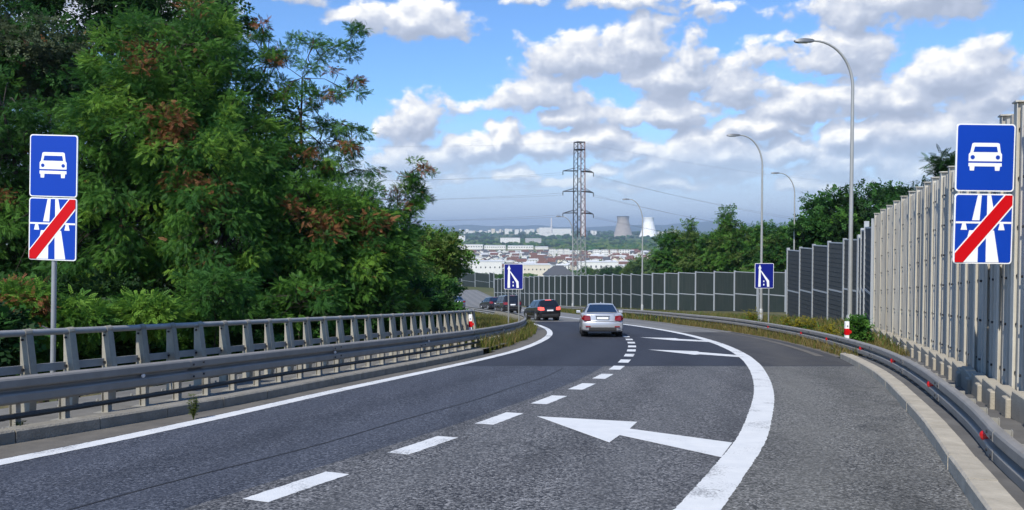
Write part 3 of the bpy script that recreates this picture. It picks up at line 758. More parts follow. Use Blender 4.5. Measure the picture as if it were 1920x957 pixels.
def panel_wall(root, posts, tops, mat_panel, frame_w=.12, mid=.42, slats=True, base=0.0):
    """posts: ground points; tops: height above ground; each bay a framed absorber panel"""
    for i, p in enumerate(posts):
        h = tops[i]; t = ((posts[min(i+1, len(posts)-1)])-posts[max(i-1, 0)]).normalized(); rot = Matrix.Rotation(math.atan2(-t.x, t.y), 3, 'Z')
        b = MB(); b.box((0, 0, h/2), (.20, frame_w, h), rot); b.build('post', M['wall_frame'], root, loc=(p.x, p.y, prof(p.y)+base))
    for i in range(len(posts)-1):
        A, B = posts[i], posts[i+1]; d = B-A; Ln = d.length; d = d/Ln; rot = Matrix.Rotation(math.atan2(-d.x, d.y), 3, 'Z')
        h = min(tops[i], tops[i+1])-.04; c = (A+B)/2; zb = min(prof(A.y), prof(B.y))+base
        b = MB(); w = Ln-frame_w-.02
        b.box((0, 0, h*mid/2), (.08, w, h*mid-.12), rot)
        b.box((0, 0, h*(mid+1)/2), (.08, w, h*(1-mid)-.12), rot)
        if slats:
            nz = int(h/.28)
            for k in range(nz):
                z = .14+k*.28
                if abs(z-h*mid) < .16: continue
                b.box((0, 0, z), (.11, w-.02, .05), rot)
        pa = b.build('panel', mat_panel, root, loc=(c.x, c.y, zb))
        q = MB(); q.box((0, 0, h*mid), (.12, w, .10), rot); q.box((0, 0, h-.03), (.13, w, .07), rot); q.build('frame', M['wall_frame'], pa)
# nearer grey slatted wall continuing beyond the metal one
w2 = empty('noise_wall'); tag(w2, 'grey slatted noise wall stepping up towards the light metal wall, behind the yellow flowers', 'noise wall')
us2 = [(1478,465,57.5),(1501.6,463,54.8),(1526,458,52),(1555,452,48.9),(1584,447,46.3),(1611,441,44.2)]
P2 = []; T2 = []
for (u, v, d) in us2:
    p = at(u, v, d); P2.append(Vector((p.x, p.y))); T2.append(p.z-prof(p.y))
panel_wall(w2, P2, T2, M['wall_grey'])
w2b = empty('noise_wall'); tag(w2b, 'short dark slatted noise wall bay seen edge on between the grey slatted wall and the light metal wall', 'noise wall')
P3 = []; T3 = []
for (u, v, d) in [(1612.5,440,44.0),(1618,428,38.5),(1625,415,34.5),(1639,410,31.2)]:
    p = at(u, v, d); P3.append(Vector((p.x, p.y))); T3.append(p.z-prof(p.y))
panel_wall(w2b, P3, T3, M['wall_grey'])
# far dark green wall curving away to the left
w3 = empty('noise_wall'); tag(w3, 'long dark green noise wall with pale posts curving away behind the cars', 'noise wall')
us3 = [1474,1421,1378,1340,1305,1273,1247,1224,1204,1184,1166,1149,1133,1117.5,1103,1089,1076,1063.5,1052,1041,1030.5,1020.5,1011,1002,993,984.5,976.5,969,961.5,954.5,948,941,934,927.5]
P4 = []; T4 = []
for u in us3:
    d = float(np.interp(u, [925, 1000, 1222, 1472], [158, 136, 104, 88])); vt = float(np.interp(u, [925, 1000, 1222, 1330, 1420, 1474], [523, 517.5, 512, 508.5, 507, 506]))
    p = at(u, vt, d); P4.append(Vector((p.x, p.y))); T4.append(p.z-prof(p.y))
panel_wall(w3, P4, T4, M['wall_green'], frame_w=.17, mid=.44)
w4 = empty('noise_wall'); tag(w4, 'distant dark noise wall with pale posts at the far left bend of the road', 'noise wall')
P5 = []; T5 = []
for u, d in ((845, 330), (866, 318), (891, 306), (918, 294), (926, 288)):
    p = at(u, 511, d); P5.append(Vector((p.x, p.y))); T5.append(p.z-prof(p.y))
panel_wall(w4, P5, T5, M['wall_green'], frame_w=.5, mid=.44, slats=False)

# ================================================================== SIGNS
def poly_obj(polys, name, m, par, W_, H_, dz, thick=.002):
    """polys in sign units (0..1, y down) -> flat raised shapes on the face (local -y is the viewer's side)"""
    b = MB()
    for P in polys:
        b.prism([((x-.5)*W_, (.5-y)*H_) for x, y in P], lambda x, z: Vector((x, -dz, z)), lambda x, z: Vector((x, -dz-thick, z)))
    return b.build(name, m, par)
def rrect(w, h, r, n=5):
    P = []
    for cx, cy, a0 in ((w/2-r, h/2-r, 0), (-w/2+r, h/2-r, 90), (-w/2+r, -h/2+r, 180), (w/2-r, -h/2+r, 270)):
        for k in range(n+1): a = R(a0+90*k/n); P.append((cx+r*math.cos(a), cy+r*math.sin(a)))
    return P
def circ(x, y, r, asp, n=16): return [(x+r*math.cos(2*math.pi*k/n), y+r*asp*math.sin(2*math.pi*k/n)) for k in range(n)]
def sign_panel(par, W_, H_, blue, name='panel'):
    b = MB(); b.prism(rrect(W_, H_, .05*W_/.9), lambda x, z: Vector((x, .015, z)), lambda x, z: Vector((x, 0, z)))
    p = b.build(name, M['sign_white'], par)
    k = W_*.022
    b = MB(); b.prism(rrect(W_-2*k, H_-2*k, .04*W_/.9), lambda x, z: Vector((x, -.0005, z)), lambda x, z: Vector((x, -.003, z)))
    b.build('face', blue, p)
    return p
def n6(P, x0, y0, x1, y1): return [((x-x0)/(x1-x0), (y-y0)/(y1-y0)) for x, y in P]
def car_pict(p, W_, H_):
    r = (587, 133, 858, 452)
    body = [(660,227),(668,223),(778,223),(786,227),(792,268),(798,276),(798,310),(655-10+0,310),(645,276),(652,268)]
    poly_obj([n6(body, *r), n6([(645,318),(798,318),(798,334),(645,334)], *r), n6([(650,334),(673,334),(671,354),(652,354)], *r), n6([(766,334),(790,334),(788,354),(768,354)], *r)], 'car_symbol', M['sign_white'], p, W_, H_, .003)
    poly_obj([n6([(672,241),(773,241),(778,266),(666,266)], *r), circ((663-587)/271, (291-133)/319, .036, W_/H_), circ((779-587)/271, (291-133)/319, .036, W_/H_)], 'car_symbol_cutout', M['sign_blue'], p, W_, H_, .0055)
def motorway_pict(p, W_, H_):
    r = (583, 462, 857, 789)
    s = [[(690,469),(708,469),(701,586),(666,586)], [(734,469),(752,469),(764,530),(764,586),(735,586)], [(590,592),(850,592),(850,601),(590,601)],
         [(621,601),(637,601),(644,631),(614,631)], [(796,601),(812,601),(819,631),(789,631)], [(654,633),(697,633),(697,782),(622,782)], [(733,633),(770,633),(796,782),(735,782)]]
    poly_obj([n6(q, *r) for q in s], 'motorway_symbol', M['sign_white'], p, W_, H_, .003)
    poly_obj([n6([(589,733),(811,468),(851,468),(851,524),(640,783),(589,783)], *r)], 'band_edge', M['sign_white'], p, W_, H_, .0055)
    poly_obj([n6([(589,741),(818,468),(851,468),(851,514),(628,783),(589,783)], *r)], 'red_band', M['sign_red'], p, W_, H_, .008)
def double_sign(name, c, W_, H1, H2, gap, roll, yaw, label):
    root = empty(name, c); root.rotation_euler = (0, R(roll), R(yaw)); tag(root, label, 'road sign')
    p1 = sign_panel(root, W_, H1, M['sign_blue']); p1.location = (0, 0, H1/2+gap/2); car_pict(p1, W_, H1)
    p2 = sign_panel(root, W_, H2, M['sign_blue']); p2.location = (0, 0, -H2/2-gap/2); motorway_pict(p2, W_, H2)
    return root
# right: carried by brackets from the metal wall
DS = 10.15; c = at(1845.5, 361.5, DS); Wd = 110/F*DS
sR = double_sign('road_sign', c, Wd, 126/F*DS, 131/F*DS, .03, 0.7, 0, 'blue car sign over crossed out motorway sign, fixed in front of the light metal wall')
b = MB()
for z in (.6, .2, -.2, -.6): b.box((.05, .045, z), (Wd*.8, .05, .05)); b.box((.34, .20, z), (.05, .36, .05))
b.build('bracket', M['pole'], sR)
# left: on a pole strapped to the bridge railing
c = at(99.5, 370.5, 10.6); Wd = 93/F*10.6
sL = double_sign('road_sign', c, Wd, 116/F*10.6, 117/F*10.6, .012, 1.9, -4, 'blue car and crossed out motorway signs on a leaning pole by the railing')
b = MB(); b.tube([(0, .045, .82), (0, .045, -2.35)], .032, 12); b.build('pole', M['pole'], sL, smooth=True)
b = MB()
for z in (.6, .2, -.2, -.6): b.box((0, .03, z), (Wd*.75, .03, .04))
b.build('bracket', M['pole'], sL)
b = MB(); b.tube([(-.14, .02, -1.72), (-.02, -.01, -1.75), (.035, .03, -1.79), (0, .09, -1.80)], .012, 6); b.build('strap', M['bolt'], sL)
# lane-drop signs
def merge_sign(u0, v0, u1, v1, d, foot, label, yaw):
    c = at((u0+u1)/2, (v0+v1)/2, d); W_ = (u1-u0)/F*d; H_ = (v1-v0)/F*d
    root = empty('lane_sign', (c.x, c.y, c.z), R(yaw)); tag(root, label, 'road sign')
    p = sign_panel(root, W_, H_, M['sign_blue_dark'])
    r = (793, 203, 925, 370)
    s = [[(821,236),(834,236),(834,360),(817,360)], [(827.5,211),(839,238),(816,238)], [(831,252),(838,252),(893,320),(895,360),(879,360),(877,326)],
         [(852,318),(860,318),(860,328),(852,328)], [(852,340),(860,340),(860,351),(852,351)]]
    poly_obj([n6(q, *r) for q in s], 'lane_symbol', M['sign_white'], p, W_, H_, .003)
    zb = foot-c.z
    for sx in (-.27, .27):
        b = MB(); b.tube([(sx*W_, .05, H_*.45), (sx*W_, .05, zb-.3)], .035, 10); b.build('leg', M['pole'], root, smooth=True)
merge_sign(945, 495, 981, 543, 37, prof(37)-.1, 'small blue lane drop sign on two thin legs in the left grass island', -3)
merge_sign(1415, 494, 1451, 541, 37.5, prof(37.5), 'small blue lane drop sign on two legs before the right green wall', 3)

# ================================================================== STREET LAMPS
def lamp(u_base, d, u_head0, u_head1, v_head, v_top_pole, label, foot=None, r0=.085):
    top = at(u_base, v_head, d); foot = prof(d) if foot is None else foot
    root = empty('street_lamp', (top.x, d, foot)); tag(root, label, 'street lamp', 'street lamps along the right side')
    H = top.z-foot; reach = (u_base-u_head1)/F*d; hl = (u_head1-u_head0)/F*d
    zs = at(u_base, v_top_pole, d).z-foot
    pts = [(0, 0, 0), (0, 0, zs*.5), (0, 0, zs)]; rs = [r0, r0*.82, r0*.62]
    for k in range(1, 13):
        a = R(90*k/12); pts.append((-reach*(1-math.cos(a)), 0, zs+(H-zs)*math.sin(a))); rs.append(r0*(.62-.22*k/12))
    b = MB(); b.tube(pts, rs, 12); b.build('pole', M['lamp_pole'], root, smooth=50)
    b = MB(); b.tube([(0, 0, 0), (0, 0, .9), (0, 0, .95)], [r0*1.35, r0*1.35, r0], 12); b.build('base_sleeve', M['lamp_pole'], root, smooth=40)
    b = MB(); n = 10; V = []
    for (s, w, t0, t1) in ((0, .05, -.03, .03), (.12, .10, -.045, .055), (.5, .14, -.05, .075), (.85, .12, -.05, .06), (1, .05, -.03, .02)):
        V += [(-reach-s*hl, -w, H+t0), (-reach-s*hl, w, H+t0), (-reach-s*hl, w*.8, H+t1), (-reach-s*hl, -w*.8, H+t1)]
    b.quadlist(V, [(i*4+k, i*4+(k+1) % 4, i*4+4+(k+1) % 4, i*4+4+k) for i in range(4) for k in range(4)]+[(3, 2, 1, 0), (16, 17, 18, 19)])
    hd = b.build('lamp_head', M['lamp_head'], root, smooth=30)
    b = MB(); b.box((-reach-.55*hl, 0, H-.06), (hl*.5, .2, .02)); b.build('lens', M['lamp_glass'], hd)
lamp(1600, 28.5, 1490, 1527, 77, 165, 'tallest street lamp, standing next to the end of the light metal wall')
lamp(1430, 44, 1363, 1388, 254, 312, 'street lamp behind the right lane drop sign', r0=.08)
lamp(1205, 72, 1167, 1180, 374, 415, 'street lamp before the far green wall, left of the right trees', r0=.08)
lamp(1074, 88, 1042, 1052, 406, 436, 'street lamp in front of the pylon legs', r0=.08)
lamp(1490.5, 66, 1446, 1462, 325, 365, 'street lamp rising from behind the grey slatted wall', r0=.08)

# ================================================================== MARKER POSTS
def marker(u, v0, v1, d, label, w=.11):
    a = at(u, v1, d); h = (v1-v0)/F*d
    root = empty('marker_post', (a.x, a.y, a.z-.12)); tag(root, label, 'marker post')
    b = MB(); b.box((0, 0, (h+.12)/2), (w, .10, h+.12)); b.build('body', M['sign_white'], root, bevel=.012, seg=2)
    b = MB(); b.box((0, -.002, .12+h*.34), (w+.01, .115, h*.42)); b.build('red_band', M['sign_red'], root, bevel=.012, seg=2)
    b = MB(); b.box((0, -.052, .12+h*.72), (w*.35, .012, h*.1)); b.build('plate', M['sign_back'], root)
    b = MB(); b.tube([(w*.62, 0, .12+h*.34), (w*.62, -.07, .12+h*.34)], h*.11, 14); b.build('reflector', M['red_refl'], root)
marker(1587.5, 603, 632, 23, 'white marker post with red band behind the right guardrail')
marker(882, 590, 617, 25.5, 'red and white marker post at the end of the bridge railing')

# ================================================================== CARS
def car(name, kind, paint, loc, heading, label, W_=1.8, glass='glass_blue', tail='tail', lit=False):
    root = empty(name, loc, heading); tag(root, label, 'car')
    hw = W_/2
    # rear of the car at y=0, nose towards +y; side profiles (y, z)
    if kind == 'sedan':
        low = [(.10,.24),(.02,.30),(-.02,.50),(.0,.66),(.05,.72),(.06,.98),(.14,1.03),(.85,1.07),(3.35,1.02),(4.35,.80),(4.62,.62),(4.66,.40),(4.55,.24)]
        cab = dict(rb=(.62,1.03), rr=(1.42,1.43), fr=(2.55,1.44), fb=(3.45,1.00), wb=hw*.90, wr=hw*.64); L_ = 4.6
        axles = (1.02, 3.70); wr_ = .32
    elif kind == 'suv':
        low = [(.12,.28),(.02,.36),(-.02,.60),(.0,.78),(.03,1.08),(.10,1.14),(.6,1.14),(3.2,1.08),(4.1,.95),(4.4,.72),(4.42,.42),(4.3,.28)]
        cab = dict(rb=(.07,1.10), rr=(.48,1.63), fr=(2.3,1.64), fb=(3.25,1.06), wb=hw*.93, wr=hw*.70); L_ = 4.4
        axles = (.90, 3.50); wr_ = .37
    else:
        low = [(.10,.26),(.0,.34),(-.02,.60),(.0,.95),(.05,1.12),(.5,1.15),(3.3,1.10),(4.3,.95),(4.75,.75),(4.78,.40),(4.65,.26)]
        cab = dict(rb=(.05,1.10), rr=(.24,1.78), fr=(2.9,1.80), fb=(3.75,1.08), wb=hw*.95, wr=hw*.80); L_ = 4.75
        axles = (.95, 3.85); wr_ = .35
    ymid = L_/2
    def sect(x, ins, yin, zlow):
        P = []
        for (y, z) in low:
            yy = y+(yin if y < ymid*.5 else -yin*1.6 if y > L_*.85 else 0)
            zz = z-(ins if z > .55 else -zlow); P.append((x, yy, zz))
        return P
    xs = [(-1, .055, .20, .10), (-.95, .02, .10, .03), (-.72, 0, .02, 0), (-.3, -.004, 0, 0), (.3, -.004, 0, 0), (.72, 0, .02, 0), (.95, .02, .10, .03), (1, .055, .20, .10)]
    V = []; n = len(low)
    for (s, i, yi, zl) in xs: V += sect(s*hw, i, yi, zl)
    b = MB(); m = len(xs)
    b.quadlist(V, [(k*n+j, k*n+(j+1) % n, (k+1)*n+(j+1) % n, (k+1)*n+j) for k in range(m-1) for j in range(n)]+[tuple(range(n)), tuple(range((m-1)*n, m*n))])
    # cabin in the same body shell
    c = cab; wb, wr = c['wb'], c['wr']
    def lerp(a, q, t): return (a[0]+(q[0]-a[0])*t, a[1]+(q[1]-a[1])*t)
    rings = [(c['rb'], wb*.94), (lerp(c['rb'], c['rr'], .85), wb*.94+(wr-wb*.94)*.80), (c['rr'], wr*.97), ((c['rr'][0]+.35, c['rr'][1]+.035), wr), (c['fr'], wr), (lerp(c['fr'], c['fb'], .12), wr+(wb-wr)*.1), (c['fb'], wb*.96)]
    beltz = low[6][1]-.08 if kind == 'sedan' else low[5][1]-.06
    V = []
    for (yz, w) in rings:
        y, z = yz; yb = y
        # base point under this ring on the belt line
        tz = (z-c['rb'][1])/max(.01, c['rr'][1]-c['rb'][1])
        V += [(-w, y, z-.035), (-w*.80, y, z), (-w*.3, y, z+.012), (w*.3, y, z+.012), (w*.80, y, z), (w, y, z-.035)]
        V += [(wb, max(c['rb'][0]+.03, min(y, c['fb'][0]-.03)), c['rb'][1]-.06), (-wb, max(c['rb'][0]+.03, min(y, c['fb'][0]-.03)), c['rb'][1]-.06)]
    k8 = 8
    b.quadlist(V, [(i*k8+j, i*k8+(j+1) % k8, (i+1)*k8+(j+1) % k8, (i+1)*k8+j) for i in range(len(rings)-1) for j in range(k8)]+[tuple(range(k8)), tuple(range((len(rings)-1)*k8, len(rings)*k8))])
    body = b.build('body', paint, root, smooth=50, bevel=.018, seg=2)
    # rear window follows the rear pillar plane
    (y0, z0), (y1, z1) = c['rb'], c['rr']
    nrm = Vector((0, -(z1-z0), (y1-y0))).normalized()
    def pane(t0, t1, w0, w1, name, y0=y0, z0=z0, y1=y1, z1=z1, nrm=nrm, m=M[glass], bow=.0):
        V = []
        for (t, w) in ((t0, w0), ((t0+t1)/2, (w0+w1)/2), (t1, w1)):
            for s in (-1, -.5, 0, .5, 1):
                V.append(Vector((s*w, y0+(y1-y0)*t, z0+(z1-z0)*t))+nrm*(.018+.012*(1-s*s)))
        q = MB(); q.quadlist(V, [(r*5+k, r*5+k+1, r*5+6+k, r*5+5+k) for r in range(2) for k in range(4)])
        return q.build(name, m, root, smooth=True)
    wbase = wb*.94
    pane(.10, .90, wbase*.88, (wbase+(wr-wbase)*.85)*.86, 'rear_window')
    (ya, za), (yb_, zb_) = c['fb'], c['fr']; nf = Vector((0, (zb_-za), -(yb_-ya))).normalized(); nf = nf if nf.y > 0 else -nf
    pane(.08, .92, wb*.86, wr*.88, 'windshield', ya, za, yb_, zb_, nf)
    for s in (-1, 1):
        q = MB(); (r0y, r0z), (r1y, r1z), (f1y, f1z), (f0y, f0z) = c['rb'], c['rr'], c['fr'], c['fb']
        def sp(y, tz):      # point on the side glass plane
            w = wb+(wr-wb)*tz; z = (c['rb'][1]+.02)+(r1z-.06-c['rb'][1])*tz
            return Vector((s*(w+.012), y, z))
        ym = (r1y+f1y)/2
        for (A0, A1, B1, B0) in ((r0y+.45*(r1y-r0y)+.22, r1y+.05, ym-.05, ym-.05), (ym+.04, ym+.04, f1y+.02, f0y-.32)):
            P = [sp(A0, .06), sp(B0, .06), sp(B1, .92), sp(A1, .92)]; q.quadlist(P, [(0, 1, 2, 3)])
        q.build('side_window', M['glass_dark'], root)
    # lamps
    if kind == 'sedan':
        for s in (-1, 1):
            q = MB(); q.quadlist([(s*hw*.58, -.004+.03, .74), (s*hw*.60, .015+.02, .93), (s*hw*.86, .06, .96), (s*hw*1.012, .30, .93), (s*hw*1.012, .26, .79), (s*hw*.88, .035, .72)], [(0, 1, 2, 5), (5, 2, 3, 4)])
            o = q.build('tail_light', M[tail], root); 
            o.location.y = -.022
        q = MB(); q.box((0, .012, .84), (.56, .02, .115)); q.build('plate_recess', M['trim'], root)
        q = MB(); q.box((0, .0, .835), (.50, .014, .10)); q.build('license_plate', M['plate'], root)
        q = MB(); q.box((0, .02, .36), (W_*.66, .10, .16)); q.build('bumper_insert', M['trim'], root, bevel=.03)
        q = MB(); q.box((0, .03, .925), (.62, .012, .018)); q.build('trunk_trim', M['trim'], root)
        q = MB(); q.box((0, -.012, .705), (W_*.70, .012, .014)); q.build('trunk_gap', M['trim'], root)
        for s in (-1, 1):
            q = MB(); q.box((s*hw*.70, -.014, .47), (.22, .014, .05)); q.build('rear_reflector', M[tail], root)
            q = MB(); q.box((s*hw*.55, .02, .995), (.012, .10, .012)); q.build('trunk_gap', M['trim'], root)
        q = MB(); q.prism([(0, 0), (.22, 0), (.16, .07), (.10, .09)], lambda y, z: Vector((-.02, 1.62+y, 1.44+z)), lambda y, z: Vector((.02, 1.62+y, 1.44+z))); q.build('roof_antenna', paint, root)
    else:
        zt = low[4][1]
        for s in (-1, 1):
            q = MB(); q.quadlist([(s*hw*.52, -.02, zt-.24), (s*hw*.54, .0, zt-.03), (s*hw*.84, .05, zt+.02), (s*hw*1.006, .24, zt+.0), (s*hw*1.012, .22, zt-.20), (s*hw*.86, .03, zt-.26)], [(0, 1, 2, 5), (5, 2, 3, 4)])
            q.build('tail_light', M['tail_lit' if lit else tail], root).location.y = -.024
        q = MB(); q.box((0, -.022, zt-.26), (.52, .016, .115)); q.build('license_plate', M['plate'], root)
        q = MB(); q.box((0, -.018, zt-.12), (.60, .02, .04)); q.build('tailgate_trim', M['chrome'], root)
        q = MB(); q.box((0, .03, .44), (W_*.74, .12, .18)); q.build('bumper_insert', M['trim'], root, bevel=.03)
        q = MB(); q.box((0, c['rr'][0]-.03, c['rr'][1]-.01), (.5, .05, .04)); q.build('brake_light', M['tail_lit' if lit else tail], root)
    q = MB(); q.box((0, L_/2, .30), (W_*.8, L_*.86, .16)); q.build('underbody', M['trim'], root)
    for s in (-1, 1):
        q = MB(); q.box((s*(hw+.09), c['fb'][0]-.55, c['fb'][1]+.06), (.20, .12, .13)); q.build('mirror', paint, root, bevel=.03)
        for ay in axles:
            x1 = s*(hw+.012); x0 = s*(hw-.22)
            q = MB(); q.tube([(x0, ay, wr_), (x1-s*.03, ay, wr_), (x1, ay, wr_)], [wr_, wr_, wr_*.9], 24); wh = q.build('wheel', M['tyre'], root, smooth=40)
            q = MB(); q.tube([(x1-s*.02, ay, wr_), (x1+s*.006, ay, wr_)], [wr_*.66, wr_*.62], 20); q.build('rim', M['rim'], wh, smooth=40)
            q = MB(); q.tube([(s*(hw-.3), ay, wr_+.02), (s*(hw+.004), ay, wr_+.02)], wr_+.05, 24); q.build('wheel_arch', M['trim'], wh, smooth=40)
    return root
def tilt(o, y):
    o.rotation_euler.x = math.atan((prof(y+2)-prof(y-2))/4)
p = road_at(1130, 633); c1 = car('parked_car', 'sedan', M['silver'], (p.x, p.y, p.z), R(-3.5), 'silver saloon car driving away beside the dashed line', 1.80); c1.name = 'sedan_car'; tilt(c1, p.y); c1.scale = (.90,)*3
p = road_at(1032, 602); c2 = car('suv_car', 'suv', M['black_paint'], (p.x, p.y, p.z), R(16), 'black car with lit brake lights ahead of the silver saloon', 1.85, 'glass_dark', lit=True); tilt(c2, p.y); c2.scale = (.86,)*3
y = 80; c3 = car('van_car', 'van', M['black_paint'], (at(962, 580, y).x, y, prof(y)), R(14), 'black people carrier half hidden behind the left lane drop sign', 1.9, 'glass_dark'); tilt(c3, y)
b = MB(); b.box((0, -.35, .72), (1.7, .08, .07)); b.box((0, -.2, .66), (.08, .4, .06)); b.build('rear_bar', M['chrome'], c3)
y = 104; c4 = car('dark_car', 'suv', M['navy_paint'], (at(931, 575, y).x, y, prof(y)), R(22), 'small dark car in front of the black people carrier', 1.75, 'glass_blue'); tilt(c4, y)
y = 96; c5 = car('grey_car', 'sedan', M['grey_paint'], (at(860, 575, y).x, y, prof(y)+.25), R(12), 'blue grey car beyond the tip of the left trees', 1.75, 'glass_blue'); tilt(c5, y)

# ================================================================== VEGETATION
def leaf_template(kind):
    """one compound leaf (pinnate) or one plain leaf spray along +x, unit length"""
    V = []; Fc = []
    def diamond(bx, by, bz, ang, ln, wd, droop):
        o = len(V); c, s = math.cos(ang), math.sin(ang)
        V.extend([(bx, by, bz), (bx+c*ln*.5-s*wd, by+s*ln*.5+c*wd, bz-.02), (bx+c*ln, by+s*ln, bz-droop), (bx+c*ln*.5+s*wd, by+s*ln*.5-c*wd, bz-.02)])
        Fc.append((o, o+1, o+2, o+3))
    if kind == 'pinnate':
        for k in range(5):
            x = .16+.17*k; z = -.22*x*x
            for s in (-1, 1): diamond(x, 0, z, s*R(62), .27*(1-.10*abs(k-2)), .080, .04)
        diamond(.93, 0, -.2, 0, .26, .08, .06)
    else:
        for k in range(5):
            x = .1+.2*k
            diamond(x, 0, -.15*x*x, (1 if k % 2 else -1)*R(50), .42, .15, .07)
        diamond(.9, 0, -.15, 0, .4, .14, .1)
    return np.array(V), np.array(Fc)
TPL = {k: leaf_template(k) for k in ('pinnate', 'plain')}
def leaves_mesh(name, pos, dirs, ups, size, midx, mats, parent, kind='pinnate', loc=None):
    T, Fq = TPL[kind]; n = len(pos)
    x = dirs/np.linalg.norm(dirs, axis=1, keepdims=True)
    y = np.cross(ups, x); y /= np.linalg.norm(y, axis=1, keepdims=True)+1e-9
    z = np.cross(x, y)
    V = pos[:, None, :]+size[:, None, None]*(T[None, :, 0:1]*x[:, None, :]+T[None, :, 1:2]*y[:, None, :]+T[None, :, 2:3]*z[:, None, :])
    nv = len(T); V = V.reshape(-1, 3); idx = (Fq[None]+(np.arange(n)*nv)[:, None, None]).reshape(-1)
    nf = n*len(Fq)
    me = bpy.data.meshes.new(name); me.vertices.add(len(V)); me.vertices.foreach_set('co', V.astype(np.float32).ravel())
    me.loops.add(len(idx)); me.loops.foreach_set('vertex_index', idx.astype(np.int32))
    me.polygons.add(nf); me.polygons.foreach_set('loop_start', (np.arange(nf)*4).astype(np.int32)); me.polygons.foreach_set('loop_total', np.full(nf, 4, np.int32))
    for m in mats: me.materials.append(m)
    me.polygons.foreach_set('material_index', np.repeat(midx, len(Fq)).astype(np.int32))
    me.update(); me.validate()
    o = bpy.data.objects.new(name, me); COL.objects.link(o); o.parent = parent
    if loc is not None: o.location = loc
    return o
def clumps_in(ells, n, rng, shell=.55):
    """sample clump centres in ellipsoids [(c, r)], biased to the outside"""
    vol = np.array([r[0]*r[1]*r[2] for c, r in ells])**.8; pr = vol/vol.sum(); out = []
    for _ in range(n):
        c, r = ells[rng.choice(len(ells), p=pr)]
        d = rng.normal(size=3); d /= np.linalg.norm(d); q = (shell+(1-shell)*rng.random())**1.0 if rng.random() < .8 else rng.random()**.5
        out.append(np.array(c)+np.array(r)*d*q)
    return np.array(out)
def make_tree(name, label, cat, base, ells, nclump, per, lsize, cl_r, mats, weights, kind='pinnate', trunk_r=.18, group=None, seed=1, droop=.22, limbs=True, flat=.72, lean=None, brown=None, shell=.55, limb_frac=1.0):
    rng = np.random.default_rng(seed); base = np.array(base, float)
    root = empty(name, tuple(base), 0, label, cat, group)
    ells = [(np.array(c, float)-base, np.array(r, float)) for c, r in ells]
    C = clumps_in(ells, nclump, rng, shell)
    cen = np.average(np.array([c for c, r in ells]), axis=0, weights=[r[0]*r[1]*r[2] for c, r in ells])
    top = max(c[2]+r[2] for c, r in ells)
    # trunk and limbs
    b = MB(); tp = [(0, 0, -.4)]
    n = 7; rs = [trunk_r*1.25]
    for k in range(1, n+1):
        t = k/n; tp.append((cen[0]*t*t+rng.normal()*.06, cen[1]*t*t+rng.normal()*.06, (top*.86)*t)); rs.append(trunk_r*(1-.85*t))
    b.tube(tp, rs, 9); b.build('trunk', M['bark'], root, smooth=True)
    if limbs:
        b = MB(); TP = np.array(tp)
        order = rng.permutation(len(C))[:int(len(C)*limb_frac)]
        hubs = [TP[k] for k in range(2, n+1)]; hubr = [rs[k]*.6 for k in range(2, n+1)]
        # main limbs reach for ellipsoid centres
        for c, r in ells:
            k = int(np.argmin([np.linalg.norm(c-h)+abs(h[2]-(c[2]-.35*np.linalg.norm(c[:2]-h[:2])))*.8 for h in hubs[:n-1]]))
            h = hubs[k]; mid = (h+c)/2+np.array([0, 0, .12*np.linalg.norm(c-h)])
            b.tube([h, mid, c], [hubr[k], hubr[k]*.7, .03], 6)
            for t in (.4, .7, 1): hubs.append(h*(1-t)**2+mid*2*t*(1-t)+c*t*t); hubr.append(hubr[k]*(.65-.35*t))
        H = np.array(hubs)
        for i in order:
            c = C[i]; dd = np.linalg.norm(H-c, axis=1); k = int(np.argmin(dd)); h = H[k]
            mid = (h+c)/2+np.array([rng.normal()*.1, rng.normal()*.1, .15*dd[k]])
            b.tube([h, mid, c], [min(.035, hubr[k]*.6), .018, .007], 5, cap=False)
        b.build('limbs', M['branch'], root, recalc=False)
    # leaves
    N = nclump*per; ci = np.repeat(np.arange(nclump), per)
    rad = cl_r*(.6+.8*rng.random(nclump))
    d = rng.normal(size=(N, 3)); d /= np.linalg.norm(d, axis=1, keepdims=True)
    q = rng.random(N)**.45
    p = C[ci]+d*(q*rad[ci])[:, None]*np.array([1, 1, flat])
    outw = C-cen; outw /= np.linalg.norm(outw, axis=1, keepdims=True)+1e-9
    dirs = d*np.array([1, 1, .4])+outw[ci]*.45+rng.normal(size=(N, 3))*.55; dirs[:, 2] -= droop
    ups = np.array([0, 0, 1])+rng.normal(size=(N, 3))*.62
    size = lsize*(.7+.6*rng.random(N))
    w = np.array(weights, float); w /= w.sum()
    cm = rng.choice(len(mats), size=nclump, p=w)
    mi = cm[ci].copy()
    swap = rng.random(N) < .12; mi[swap] = rng.choice(len(mats), size=swap.sum(), p=w)
    if brown:   # brown seed pods gather in a few places of the crown
        for (bc, br, frac) in brown:
            bc = np.array(bc)-base; m = (np.linalg.norm((C-bc), axis=1) < br) & (rng.random(nclump) < frac)
            sel = m[ci] & (rng.random(N) < .75); mi[sel] = len(mats)-1
    leaves_mesh('crown', p, dirs, ups, size, mi, mats, root, kind)
    return root
def E_(u, v, d, ru, rv, rd=None):
    c = at(u, v, d); k = d/F
    return ((c.x, c.y, c.z), (ru*k, rd if rd else ru*k*.8, rv*k))
def gz(x, y): 
    xl = XL(y)-3.0; z = prof(y)
    if xl-x > 0 and y < 70:
        k = 1 if y < 26 else max(0, 1-(y-26)/44); t = min(1, (xl-x)/3); z -= 3.2*k*t*t*(3-2*t)
    return z-.06
def base_at(u, d): x = (u-CX)/F*d; return (x, d, gz(x, d))
GL = [M['leaf_green'], M['leaf_deep'], M['leaf_bright'], M['leaf_brown']]
def bpt(u, v, d): c = at(u, v, d); return (c.x, c.y, c.z)
